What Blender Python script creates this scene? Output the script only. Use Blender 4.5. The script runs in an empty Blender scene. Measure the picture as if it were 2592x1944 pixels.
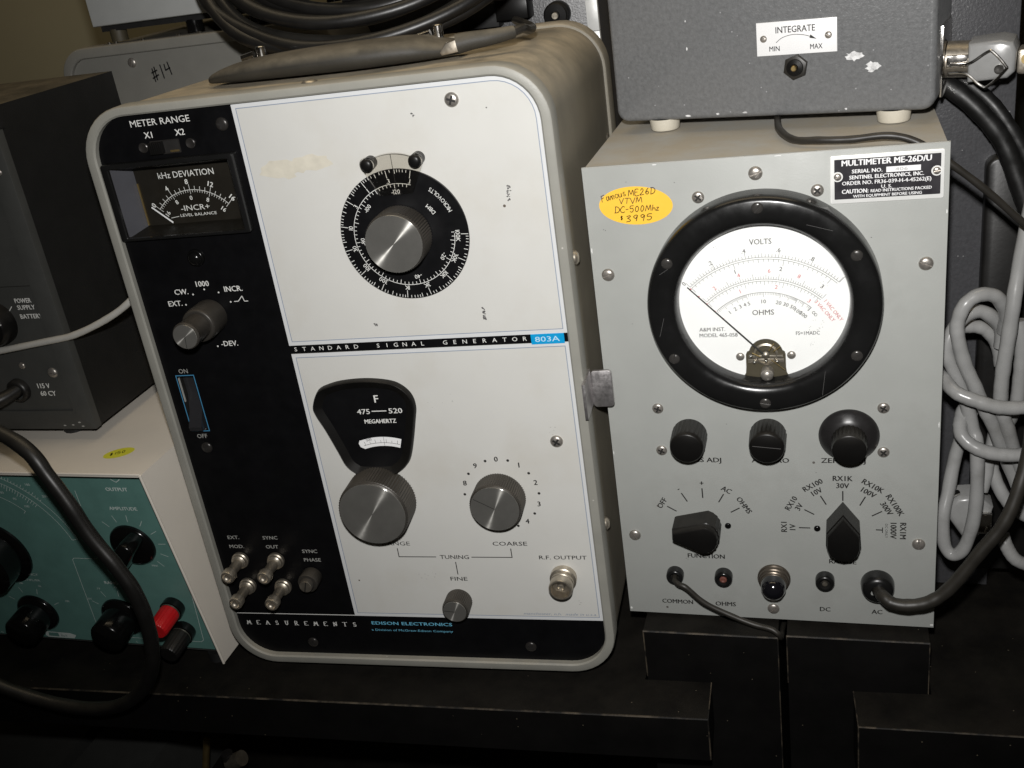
import bpy, bmesh, math, random
from mathutils import Vector, Matrix
from mathutils.geometry import tessellate_polygon
R = math.radians
PI = math.pi
random.seed(7)
scene = bpy.context.scene
COL = scene.collection

# ------------------------------------------------------------------ camera, light, exposure
cam_data = bpy.data.cameras.new('camera')
cam_data.sensor_width = 36.0
cam_data.lens = 36.0 * 2654.0 / 2592.0
cam_data.clip_start = 0.02
cam_data.clip_end = 20.0
cam = bpy.data.objects.new('camera', cam_data)
COL.objects.link(cam)
cam.location = (0.1322, -0.5545, 0.4314)
cam.rotation_euler = (R(65.48), R(7.845), R(15.39))
scene.camera = cam

world = bpy.data.worlds.new('World')
scene.world = world
world.use_nodes = True
wb = world.node_tree.nodes['Background']
wb.inputs[0].default_value = (0.95, 0.85, 0.68, 1)
wb.inputs[1].default_value = 0.012

def lamp(name, kind, loc, target, power, color):
    d = bpy.data.lights.new(name, kind)
    d.energy = power
    d.color = color
    o = bpy.data.objects.new(name, d)
    COL.objects.link(o)
    o.location = loc
    o.rotation_euler = (Vector(target) - Vector(loc)).to_track_quat('-Z', 'Y').to_euler()
    return o

# the camera's own flash, 5 cm above the lens
rot = cam.rotation_euler.to_matrix()
fl = lamp('flash', 'SPOT', Vector(cam.location) + rot @ Vector((-0.008, 0.052, 0.0)), (0.035, 0.0, 0.30), 17.6, (1.0, 0.985, 0.965))
fl.data.spot_size = R(100)
fl.data.spot_blend = 1.0
fl.data.shadow_soft_size = 0.009
# weak warm room lighting from the ceiling
cl = lamp('ceiling_light', 'AREA', (-0.1, 0.15, 1.9), (-0.1, 0.15, 0.0), 7.5, (1.0, 0.82, 0.56))
cl.data.shape = 'RECTANGLE'
cl.data.size = 1.6
cl.data.size_y = 0.9

scene.view_settings.view_transform = 'Standard'
scene.view_settings.look = 'None'
scene.view_settings.exposure = 0.0
scene.view_settings.gamma = 1.0

# ------------------------------------------------------------------ materials
MATS = {}
def mat(name, col, rough=0.5, metal=0.0, var=0.06, vscale=60, bump=0.0, bscale=900, dust=0.0, spec=0.5,
        speck=0.0, speckcol=(0.02, 0.018, 0.015), speckscale=260, coat=0.0, aniso=0.0, blotch=None, dustcol=(0.30, 0.25, 0.17),
        rvar=0.08, speckrad=0.13):
    if name in MATS: return MATS[name]
    m = bpy.data.materials.new(name); m.use_nodes = True
    nt = m.node_tree; N = nt.nodes; L = nt.links
    b = N['Principled BSDF']
    b.inputs['Roughness'].default_value = rough
    b.inputs['Metallic'].default_value = metal
    b.inputs['Specular IOR Level'].default_value = spec
    b.inputs['Coat Weight'].default_value = coat
    b.inputs['Coat Roughness'].default_value = 0.12
    tc = N.new('ShaderNodeTexCoord')
    def nz(scale, detail=3.0, rgh=0.55):
        n = N.new('ShaderNodeTexNoise'); n.inputs['Scale'].default_value = scale; n.inputs['Detail'].default_value = detail
        n.inputs['Roughness'].default_value = rgh
        L.new(tc.outputs['Object'], n.inputs['Vector']); return n
    def mixc(fac, a, c):
        x = N.new('ShaderNodeMix'); x.data_type = 'RGBA'
        if isinstance(fac, (int, float)): x.inputs[0].default_value = fac
        else: L.new(fac, x.inputs[0])
        for s, v in ((6, a), (7, c)):
            if isinstance(v, tuple): x.inputs[s].default_value = (*v, 1)
            else: L.new(v, x.inputs[s])
        return x.outputs[2]
    def ramp(src, a, c):
        r = N.new('ShaderNodeMapRange'); r.inputs[1].default_value = a; r.inputs[2].default_value = c
        r.clamp = True
        L.new(src, r.inputs[0]); return r.outputs[0]
    base = nz(vscale, 4)
    lo = tuple(max(0, c * (1 - var)) for c in col); hi = tuple(min(1, c * (1 + var)) for c in col)
    out = mixc(ramp(base.outputs['Fac'], 0.3, 0.7), lo, hi)
    if blotch:
        bc, bs, t0, t1, amt = blotch
        bn = nz(bs, 5, 0.6)
        f = N.new('ShaderNodeMath'); f.operation = 'MULTIPLY'; f.inputs[1].default_value = amt
        L.new(ramp(bn.outputs['Fac'], t0, t1), f.inputs[0])
        out = mixc(f.outputs[0], out, bc)
    if speck:
        sn = N.new('ShaderNodeTexVoronoi'); sn.inputs['Scale'].default_value = speckscale
        L.new(tc.outputs['Object'], sn.inputs['Vector'])
        sz = N.new('ShaderNodeSeparateColor'); L.new(sn.outputs['Color'], sz.inputs[0])
        near = N.new('ShaderNodeMath'); near.operation = 'LESS_THAN'; near.inputs[1].default_value = speckrad
        L.new(sn.outputs['Distance'], near.inputs[0])
        pick = N.new('ShaderNodeMath'); pick.operation = 'LESS_THAN'; pick.inputs[1].default_value = speck
        L.new(sz.outputs[0], pick.inputs[0])
        f = N.new('ShaderNodeMath'); f.operation = 'MULTIPLY'; L.new(near.outputs[0], f.inputs[0]); L.new(pick.outputs[0], f.inputs[1])
        out = mixc(f.outputs[0], out, speckcol)
    if dust:
        g = N.new('ShaderNodeNewGeometry'); sp = N.new('ShaderNodeSeparateXYZ'); L.new(g.outputs['Normal'], sp.inputs[0])
        up = ramp(sp.outputs['Z'], 0.1, 0.9)
        dn = nz(35, 6, 0.65)
        f = N.new('ShaderNodeMath'); f.operation = 'MULTIPLY'; L.new(up, f.inputs[0]); L.new(ramp(dn.outputs['Fac'], 0.25, 0.62), f.inputs[1])
        f2 = N.new('ShaderNodeMath'); f2.operation = 'MULTIPLY'; f2.inputs[1].default_value = dust; L.new(f.outputs[0], f2.inputs[0])
        out = mixc(f2.outputs[0], out, dustcol)
        rr = N.new('ShaderNodeMapRange'); rr.inputs[3].default_value = rough; rr.inputs[4].default_value = min(1, rough + 0.35)
        L.new(f2.outputs[0], rr.inputs[0]); L.new(rr.outputs[0], b.inputs['Roughness'])
    elif rvar:
        rn = nz(vscale * 2.5, 4)
        rr = N.new('ShaderNodeMapRange'); rr.inputs[1].default_value = 0.3; rr.inputs[2].default_value = 0.7
        rr.inputs[3].default_value = max(0.03, rough - rvar); rr.inputs[4].default_value = min(1, rough + rvar)
        L.new(rn.outputs['Fac'], rr.inputs[0]); L.new(rr.outputs[0], b.inputs['Roughness'])
    L.new(out, b.inputs['Base Color'])
    if bump:
        bn = nz(bscale, 2)
        bp = N.new('ShaderNodeBump'); bp.inputs['Strength'].default_value = bump; bp.inputs['Distance'].default_value = 0.0004
        L.new(bn.outputs['Fac'], bp.inputs['Height']); L.new(bp.outputs[0], b.inputs['Normal'])
    if aniso:
        b.inputs['Anisotropic'].default_value = aniso; b.inputs['Anisotropic Rotation'].default_value = 0.25
        tg = N.new('ShaderNodeTangent'); tg.direction_type = 'RADIAL'; tg.axis = 'Y'
        L.new(tg.outputs[0], b.inputs['Tangent'])
    MATS[name] = m
    return m

def clear_mat(name, tint=(1, 1, 1), rough=0.02, refl=1.0):
    m = bpy.data.materials.new(name); m.use_nodes = True
    nt = m.node_tree; N = nt.nodes; L = nt.links
    N.remove(N['Principled BSDF'])
    out = N['Material Output']
    t = N.new('ShaderNodeBsdfTransparent'); t.inputs[0].default_value = (*tint, 1)
    g = N.new('ShaderNodeBsdfGlossy'); g.inputs['Roughness'].default_value = rough
    fr = N.new('ShaderNodeFresnel'); fr.inputs[0].default_value = 1.45
    mu = N.new('ShaderNodeMath'); mu.operation = 'MULTIPLY'; mu.inputs[1].default_value = refl; L.new(fr.outputs[0], mu.inputs[0])
    mx = N.new('ShaderNodeMixShader'); L.new(mu.outputs[0], mx.inputs[0]); L.new(t.outputs[0], mx.inputs[1]); L.new(g.outputs[0], mx.inputs[2])
    L.new(mx.outputs[0], out.inputs[0])
    MATS[name] = m
    return m

mat('grey_enamel', (0.367, 0.376, 0.357), 0.45, var=0.04, vscale=25, blotch=((0.27, 0.27, 0.25), 26, 0.56, 0.80, 0.4), bump=0.12, bscale=1400, speck=0.02, speckscale=160, speckcol=(0.12, 0.11, 0.1))
mat('grey_case', (0.36, 0.36, 0.34), 0.5, var=0.05, vscale=25, bump=0.12, bscale=1400, dust=0.75, dustcol=(0.34, 0.29, 0.21))
mat('tan_case', (0.27, 0.245, 0.19), 0.5, var=0.12, vscale=14, bump=0.3, bscale=1500, dust=0.92, dustcol=(0.60, 0.51, 0.37), blotch=((0.14, 0.13, 0.11), 13, 0.42, 0.70, 0.55))
mat('rim_grey', (0.27, 0.265, 0.235), 0.45, var=0.08, vscale=40, bump=0.2, bscale=1500, dust=0.5, dustcol=(0.42, 0.37, 0.28), speck=0.05, speckscale=240, speckcol=(0.5, 0.48, 0.44))
mat('black_panel', (0.004, 0.004, 0.0045), 0.36, spec=0.16, var=0.2, vscale=60, bump=0.04, speck=0.012, speckscale=130, speckcol=(0.25, 0.25, 0.24))
mat('white_panel', (0.60, 0.595, 0.565), 0.42, var=0.02, vscale=20, bump=0.05, speck=0.012, speckscale=110, speckcol=(0.12, 0.10, 0.08), blotch=((0.48, 0.44, 0.36), 16, 0.50, 0.80, 0.38))
mat('panel_edge', (0.63, 0.64, 0.645), 0.4, var=0.02)
mat('blue_line', (0.24, 0.285, 0.37), 0.5)
mat('frame_blue', (0.06, 0.24, 0.42), 0.5)
mat('tag_blue', (0.0, 0.30, 0.62), 0.45, var=0.05)
mat('print_pale_blue', (0.50, 0.72, 0.85), 0.5)
mat('print_cyan', (0.16, 0.48, 0.66), 0.5)
mat('print_white', (0.74, 0.74, 0.71), 0.5, var=0.05)
mat('print_grey', (0.36, 0.36, 0.34), 0.55, var=0.08)
mat('print_black', (0.018, 0.017, 0.016), 0.6, var=0.1)
mat('print_dim', (0.10, 0.097, 0.095), 0.6)
mat('print_red', (0.60, 0.20, 0.21), 0.6)
mat('ink', (0.09, 0.035, 0.012), 0.6)
mat('ink_black', (0.01, 0.01, 0.01), 0.6)
mat('knob_black', (0.006, 0.0057, 0.0054), 0.34, var=0.15, bump=0.05, bscale=1200, dust=0.16, dustcol=(0.11, 0.097, 0.078), spec=0.25)
mat('knob_gloss', (0.004, 0.004, 0.004), 0.16, var=0.1, spec=0.4)
mat('rocker_black', (0.022, 0.022, 0.024), 0.22, var=0.1)
mat('knurl', (0.040, 0.036, 0.031), 0.40, metal=0.25, var=0.15, dust=0.3, dustcol=(0.13, 0.11, 0.085))
mat('spun_cap', (0.46, 0.45, 0.42), 0.25, metal=0.82, var=0.08, vscale=90, aniso=1.0, rvar=0.02)
mat('nickel', (0.50, 0.45, 0.37), 0.36, metal=0.85, var=0.08, vscale=200)
mat('dull_nickel', (0.40, 0.36, 0.30), 0.42, metal=0.9, var=0.15, vscale=200)
mat('dark_nickel', (0.15, 0.125, 0.10), 0.32, metal=0.8, var=0.15, vscale=200)
mat('chrome', (0.62, 0.60, 0.57), 0.16, metal=1.0, var=0.06)
mat('screw_steel', (0.42, 0.39, 0.355), 0.36, metal=0.75, var=0.12, vscale=300)
mat('screw_black', (0.035, 0.032, 0.030), 0.3, metal=0.4, var=0.2)
mat('brass', (0.46, 0.34, 0.15), 0.36, metal=0.9, var=0.1)
mat('aluminium', (0.50, 0.48, 0.48), 0.38, metal=0.9, var=0.18, vscale=160, bump=0.2, bscale=300)
mat('recess', (0.012, 0.011, 0.010), 0.6)
mat('bakelite', (0.008, 0.008, 0.008), 0.24, var=0.15, vscale=30, bump=0.03)
mat('bakelite_side', (0.016, 0.015, 0.015), 0.32)
mat('bezel_screw', (0.05, 0.047, 0.044), 0.25, metal=0.3)
mat('dial_white', (0.93, 0.93, 0.92), 0.5, var=0.012, vscale=40, blotch=((0.60, 0.58, 0.55), 60, 0.66, 0.8, 0.4))
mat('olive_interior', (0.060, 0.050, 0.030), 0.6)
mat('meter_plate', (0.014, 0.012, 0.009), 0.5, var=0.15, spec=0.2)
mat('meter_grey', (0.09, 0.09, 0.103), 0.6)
mat('dial_black', (0.005, 0.005, 0.0055), 0.36, var=0.15, spec=0.2)
mat('hammer_grey', (0.148, 0.150, 0.152), 0.33, var=0.13, vscale=420, bump=0.55, bscale=620, speck=0.05, speckscale=330, speckcol=(0.34, 0.34, 0.35))
mat('hammer_dark', (0.060, 0.060, 0.064), 0.36, var=0.14, vscale=420, bump=0.5, bscale=650, speck=0.06, speckscale=330, speckcol=(0.22, 0.22, 0.22), dust=0.3)
mat('label_white', (0.86, 0.86, 0.86), 0.4, var=0.01)
mat('label_black', (0.02, 0.018, 0.022), 0.4)
mat('label_silver', (0.80, 0.80, 0.78), 0.4, metal=0.15)
mat('foot_cream', (0.58, 0.54, 0.45), 0.55, var=0.05)
mat('paint_chip', (0.62, 0.62, 0.62), 0.6, var=0.35, vscale=500)
mat('sticker_orange', (0.94, 0.55, 0.045), 0.55, var=0.03)
mat('sticker_yellow', (0.72, 0.70, 0.05), 0.55, var=0.03)
mat('cream_paint', (0.80, 0.745, 0.66), 0.45, var=0.03, vscale=20, speck=0.05, speckscale=75, speckcol=(0.12, 0.08, 0.05), bump=0.05)
mat('green_panel', (0.125, 0.265, 0.235), 0.5, var=0.08, vscale=60, bump=0.05)
mat('green_print', (0.66, 0.74, 0.71), 0.55)
mat('red_plastic', (0.55, 0.012, 0.015), 0.35, var=0.1)
mat('dull_red', (0.16, 0.06, 0.045), 0.5)
mat('dark_paint', (0.016, 0.016, 0.0155), 0.42, spec=0.25, var=0.10, vscale=50, bump=0.25, bscale=1000, dust=0.55, dustcol=(0.20, 0.17, 0.12))
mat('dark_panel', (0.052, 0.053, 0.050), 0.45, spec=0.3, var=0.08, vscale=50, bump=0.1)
mat('rubber_black', (0.009, 0.0085, 0.008), 0.38, var=0.25, vscale=90, dust=0.22, dustcol=(0.075, 0.068, 0.052), bump=0.1, bscale=500)
mat('rubber_dusty', (0.019, 0.017, 0.014), 0.42, var=0.25, vscale=90, dust=0.3, dustcol=(0.07, 0.062, 0.048))
mat('rubber_jet', (0.007, 0.0068, 0.0065), 0.45, var=0.2, vscale=90, bump=0.1, bscale=500)
mat('cord_grey', (0.275, 0.275, 0.27), 0.27, var=0.14, vscale=45, bump=0.12, bscale=220, blotch=((0.10, 0.095, 0.085), 35, 0.55, 0.75, 0.5))
mat('cord_white', (0.42, 0.41, 0.38), 0.45, var=0.06, dust=0.1)
mat('leather', (0.030, 0.027, 0.021), 0.6, var=0.2, vscale=50, dust=0.75, dustcol=(0.20, 0.172, 0.125), bump=0.25, bscale=700)
mat('shelf_black', (0.0045, 0.0042, 0.004), 0.6, var=0.3, vscale=40, dust=0.16, dustcol=(0.055, 0.048, 0.036), bump=0.15, bscale=600, speck=0.06, speckscale=230, speckcol=(0.10, 0.085, 0.06), speckrad=0.10, spec=0.12)
mat('edge_worn', (0.075, 0.060, 0.042), 0.6, var=0.4, vscale=120, blotch=((0.008, 0.007, 0.006), 70, 0.40, 0.56, 1.0))
mat('wall_olive', (0.42, 0.38, 0.25), 0.9, var=0.08, vscale=3)
mat('grey_light', (0.42, 0.43, 0.42), 0.5, var=0.04, bump=0.1)
mat('grey_mid', (0.20, 0.195, 0.175), 0.5, var=0.05, bump=0.1, dust=0.35)
mat('black_soft', (0.010, 0.010, 0.010), 0.6, var=0.2)
mat('jewel', (0.006, 0.006, 0.008), 0.08, coat=1.0)
mat('residue', (0.60, 0.565, 0.475), 0.6, var=0.10, vscale=120)
clear_mat('glass', (0.985, 0.99, 0.985), 0.02, 0.35)
clear_mat('acrylic', (0.93, 0.92, 0.90), 0.05, 0.9)

# ------------------------------------------------------------------ geometry helpers, millimetres, (u right, v up, w out of the panel)
def P3(u, v, w): return (u * 0.001, -w * 0.001, v * 0.001)

def catmull(pts, sub=8, closed=False):
    n = len(pts); out = []
    rng = range(n) if closed else range(n - 1)
    for i in rng:
        if closed: p0, p1, p2, p3 = pts[(i - 1) % n], pts[i], pts[(i + 1) % n], pts[(i + 2) % n]
        else: p0, p1, p2, p3 = pts[max(i - 1, 0)], pts[i], pts[i + 1], pts[min(i + 2, n - 1)]
        for k in range(sub):
            t = k / sub
            out.append(tuple(0.5 * ((2 * b) + (-a + c) * t + (2 * a - 5 * b + 4 * c - d) * t * t + (-a + 3 * b - 3 * c + d) * t ** 3)
                             for a, b, c, d in zip(p0, p1, p2, p3)))
    if not closed: out.append(tuple(pts[-1]))
    return out

def rrect(u0, u1, v0, v1, r, n=8):
    if r <= 0: return [(u0, v0), (u1, v0), (u1, v1), (u0, v1)]
    out = []
    for cu, cv, a in ((u1 - r, v0 + r, -90), (u1 - r, v1 - r, 0), (u0 + r, v1 - r, 90), (u0 + r, v0 + r, 180)):
        for k in range(n + 1):
            t = R(a + 90 * k / n); out.append((cu + r * math.cos(t), cv + r * math.sin(t)))
    return out

def offset(poly, d):            # inwards for d > 0, counter-clockwise outline
    n = len(poly); out = []
    for i in range(n):
        a, b, c = Vector(poly[i - 1]), Vector(poly[i]), Vector(poly[(i + 1) % n])
        e1 = (b - a); e2 = (c - b)
        if e1.length < 1e-9 or e2.length < 1e-9: out.append(tuple(b)); continue
        n1 = Vector((-e1.y, e1.x)).normalized(); n2 = Vector((-e2.y, e2.x)).normalized()
        m = (n1 + n2); m = m / max(m.dot(n1), 0.3) if m.length > 1e-6 else n1
        out.append((b.x + m.x * d, b.y + m.y * d))
    return out

def circle(cu, cv, r, n=48, a0=0, a1=360):
    full = abs(a1 - a0) >= 360
    return [(cu + r * math.cos(R(a0 + (a1 - a0) * k / (n if full else n - 1))), cv + r * math.sin(R(a0 + (a1 - a0) * k / (n if full else n - 1)))) for k in range(n)]

def holed(m, outer, holes, w):      # flat sheet with openings
    polys = [[Vector((p[0], p[1], 0)) for p in q] for q in [outer] + holes]
    flat = [p for q in polys for p in q]; b = len(m.v)
    for p in flat: m.pt(p.x, p.y, w)
    for t in tessellate_polygon(polys):
        a, c, d = (flat[i] for i in t)
        if (c - a).cross(d - a).z < 0: t = (t[0], t[2], t[1])
        m.f.append(tuple(b + i for i in t))

class MB:
    def __init__(s, du=0, dv=0, dw=0): s.v = []; s.f = []; s.d = (du, dv, dw)
    def pt(s, u, v, w): s.v.append(P3(u + s.d[0], v + s.d[1], w + s.d[2])); return len(s.v) - 1
    def ring(s, poly, w): return [s.pt(u, v, w) for u, v in poly]
    def cap(s, idx, flip=False): s.f.append(tuple(reversed(idx)) if flip else tuple(idx))
    def loft(s, a, b, closed=True):
        n = len(a)
        for i in range(n if closed else n - 1): s.f.append((a[i], a[(i + 1) % n], b[(i + 1) % n], b[i]))
    def sheet(s, poly, w): s.cap(s.ring(poly, w)); return s
    def frame(s, outer, inner, w): s.loft(s.ring(outer, w), s.ring(inner, w)); return s
    def prism(s, poly, w0, w1, bev=0.0, back=True):
        a = s.ring(poly, w0)
        if back: s.cap(a, True)
        if bev:
            b = s.ring(poly, w1 - bev); s.loft(a, b)
            c = s.ring(offset(poly, bev * 0.35), w1 - bev * 0.3); s.loft(b, c)
            d = s.ring(offset(poly, bev), w1); s.loft(c, d); s.cap(d)
        else:
            b = s.ring(poly, w1); s.loft(a, b); s.cap(b)
        return s
    def box(s, u0, u1, v0, v1, w0, w1, bev=0.0, r=0): return s.prism(rrect(u0, u1, v0, v1, r, 5), w0, w1, bev)
    def tubeframe(s, outer, inner, w0, w1, bev=0.0):   # hollow frame
        a = s.ring(outer, w0)
        if bev:
            b = s.ring(outer, w1 - bev); s.loft(a, b); m = s.ring(offset(outer, bev * 0.35), w1 - bev * 0.3); s.loft(b, m)
            c = s.ring(offset(outer, bev), w1); s.loft(m, c)
            d = s.ring(offset(inner, -bev * 0.6), w1); s.loft(c, d); e = s.ring(inner, w1 - bev * 0.6); s.loft(d, e)
        else:
            c = s.ring(outer, w1); s.loft(a, c); e = s.ring(inner, w1); s.loft(c, e)
        g = s.ring(inner, w0); s.loft(e, g); s.loft(g, a)
        return s
    def lathe(s, cu, cv, prof, n=40, knurl=None):
        prev = None
        for i, (r, w) in enumerate(prof):
            if r <= 1e-6:
                c = s.pt(cu, cv, w)
                if prev:
                    if isinstance(prev, list):
                        for k in range(len(prev)): s.f.append((prev[k], prev[(k + 1) % len(prev)], c))
                prev = c; continue
            ring = []
            for k in range(n):
                rr = r
                if knurl and knurl[1] <= i <= knurl[2]: rr = r - (knurl[0] if k % knurl[3] >= knurl[3] / 2 else 0)
                t = 2 * PI * k / n; ring.append(s.pt(cu + rr * math.cos(t), cv + rr * math.sin(t), w))
            if isinstance(prev, list): s.loft(prev, ring)
            elif prev is not None:
                for k in range(n): s.f.append((prev, ring[(k + 1) % n], ring[k]))
            prev = ring
        return s
    def line(s, a, b, wd, w):
        d = Vector((b[0] - a[0], b[1] - a[1]))
        if d.length < 1e-6: return s
        q = Vector((-d.y, d.x)).normalized() * wd / 2
        s.cap([s.pt(a[0] - q.x, a[1] - q.y, w), s.pt(b[0] - q.x, b[1] - q.y, w), s.pt(b[0] + q.x, b[1] + q.y, w), s.pt(a[0] + q.x, a[1] + q.y, w)])
        return s
    def pline(s, pts, wd, w):
        for a, b in zip(pts, pts[1:]): s.line(a, b, wd, w)
        return s
    def arc(s, cu, cv, r, a0, a1, wd, w, n=48):
        o = circle(cu, cv, r + wd / 2, n, a0, a1); i = circle(cu, cv, r - wd / 2, n, a0, a1)
        if a1 > a0: s.loft(s.ring(o, w)[::-1], s.ring(i, w)[::-1], False)
        else: s.loft(s.ring(o, w), s.ring(i, w), False)
        return s
    def disc(s, cu, cv, r, w, n=20): return s.sheet(circle(cu, cv, r, n), w)
    def tick(s, cu, cv, ang, r0, r1, wd, w):
        c, q = math.cos(R(ang)), math.sin(R(ang)); return s.line((cu + r0 * c, cv + r0 * q), (cu + r1 * c, cv + r1 * q), wd, w)
    def tube(s, pts, r, n=10, sub=8, closed=False, caps=True):
        pts = catmull(pts, sub, closed) if sub else pts
        V = [Vector(P3(p[0] + s.d[0], p[1] + s.d[1], p[2] + s.d[2])) for p in pts]
        m = len(V); rings = []; up = None
        for i in range(m):
            a = V[(i - 1) % m] if (closed or i > 0) else V[i]; b = V[(i + 1) % m] if (closed or i < m - 1) else V[i]
            t = (b - a).normalized()
            if up is None: up = t.orthogonal().normalized()
            up = (up - t * up.dot(t)).normalized(); sd = t.cross(up)
            rr = (r(i / (m - 1)) if callable(r) else r) * 0.001
            ring = []
            for k in range(n):
                an = 2 * PI * k / n; p = V[i] + (up * math.cos(an) + sd * math.sin(an)) * rr
                s.v.append(tuple(p)); ring.append(len(s.v) - 1)
            rings.append(ring)
        for i in range(m - 1): s.loft(rings[i], rings[i + 1])
        if closed: s.loft(rings[-1], rings[0])
        elif caps: s.cap(rings[0], True); s.cap(rings[-1])
        return s
    def poly3(s, pts): s.f.append(tuple(s.pt(*p) for p in pts)); return s
    def build(s, name, material, parent=None, ang=35, smooth=True, weld=False):
        me = bpy.data.meshes.new(name)
        me.from_pydata(s.v, [], s.f)
        me.validate()
        if weld:
            bm = bmesh.new(); bm.from_mesh(me); bmesh.ops.remove_doubles(bm, verts=bm.verts, dist=1e-6)
            bmesh.ops.recalc_face_normals(bm, faces=bm.faces); bm.to_mesh(me); bm.free()
        if smooth:
            me.shade_smooth(); me.set_sharp_from_angle(angle=R(ang))
        me.materials.append(MATS[material])
        o = bpy.data.objects.new(name, me); COL.objects.link(o)
        if parent: o.parent = parent
        return o

def thing(name, label, cat, loc, rz=0, group=None):
    o = bpy.data.objects.new(name, None); COL.objects.link(o)
    o.empty_display_size = 0.02
    o.location = loc; o.rotation_euler = (0, 0, rz); o['label'] = label; o['category'] = cat
    if group: o['group'] = group
    return o
def tag(o, label, cat, group=None):
    o['label'] = label; o['category'] = cat
    if group: o['group'] = group
    return o
def note(o, label): o['label'] = label; return o
def struct(o): o['kind'] = 'structure'; return o

# ---- lettering: built-in font turned into flat meshes
_font = {}
def glyphs(s, bold=0.0, italic=0.0, space=1.0):
    key = (s, bold, italic, space)
    if key not in _font:
        c = bpy.data.curves.new('t', 'FONT'); c.body = s; c.size = 1.0; c.resolution_u = 2; c.offset = bold; c.shear = italic; c.space_character = space
        o = bpy.data.objects.new('t', c)
        me = bpy.data.meshes.new_from_object(o)
        vs = [(v.co.x, v.co.y) for v in me.vertices]; fs = [tuple(p.vertices) for p in me.polygons]
        bpy.data.objects.remove(o); bpy.data.meshes.remove(me); bpy.data.curves.remove(c)
        xs = [v[0] for v in vs]
        _font[key] = (vs, fs, min(xs), max(xs))
    return _font[key]
CAP = None
def txt(mb, s, u, v, h, w, wd=None, rot=0, al='c', bold=0.0, italic=0.0, space=1.0, sx=1.0):
    """al c: (u,v) is the middle of the capitals; l: left end, middle height"""
    global CAP
    if CAP is None:
        ys = [q[1] for q in glyphs('H')[0]]; CAP = max(ys)
    bd = bold; vs, fs, x0, x1 = glyphs(s, 0.0, italic, space)
    k = h / CAP; kx = (wd / (x1 - x0)) if wd else k * sx
    ox = (x0 + x1) / 2 if al == 'c' else x0
    c, q = math.cos(R(rot)), math.sin(R(rot))
    shifts = [(0, 0)] if not bd else [(-bd, -bd * .4), (bd, bd * .4), (0, 0)]
    for j, (dx, dy) in enumerate(shifts):
        b = len(mb.v)
        for x, y in vs:
            a = (x - ox) * kx + dx * k; e = (y - CAP / 2) * k + dy * k
            mb.pt(u + a * c - e * q, v + a * q + e * c, w + .012 * j)
        for f in fs: mb.f.append(tuple(b + i for i in f))
def arctxt(mb, s, cu, cv, r, ang, h, w, wd=None, inward=False, bold=0.0):
    """letters set round a circle, tops outward (or inward)"""
    widths = []; k = h / 0.7
    for ch in s:
        if ch == ' ': widths.append(0.3 * k); continue
        g = glyphs(ch); widths.append((g[3] - g[2]) * k + 0.09 * k)
    tot = sum(widths); sc = (wd / tot) if wd else 1
    pos = -tot * sc / 2
    for ch, wv in zip(s, widths):
        mid = pos + wv * sc / 2; pos += wv * sc
        if ch == ' ': continue
        a = ang - math.degrees(mid / r) * (-1 if inward else 1)
        txt(mb, ch, cu + r * math.cos(R(a)), cv + r * math.sin(R(a)), h, w, rot=(a + 90) if inward else (a - 90), sx=sc, bold=bold)

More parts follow.
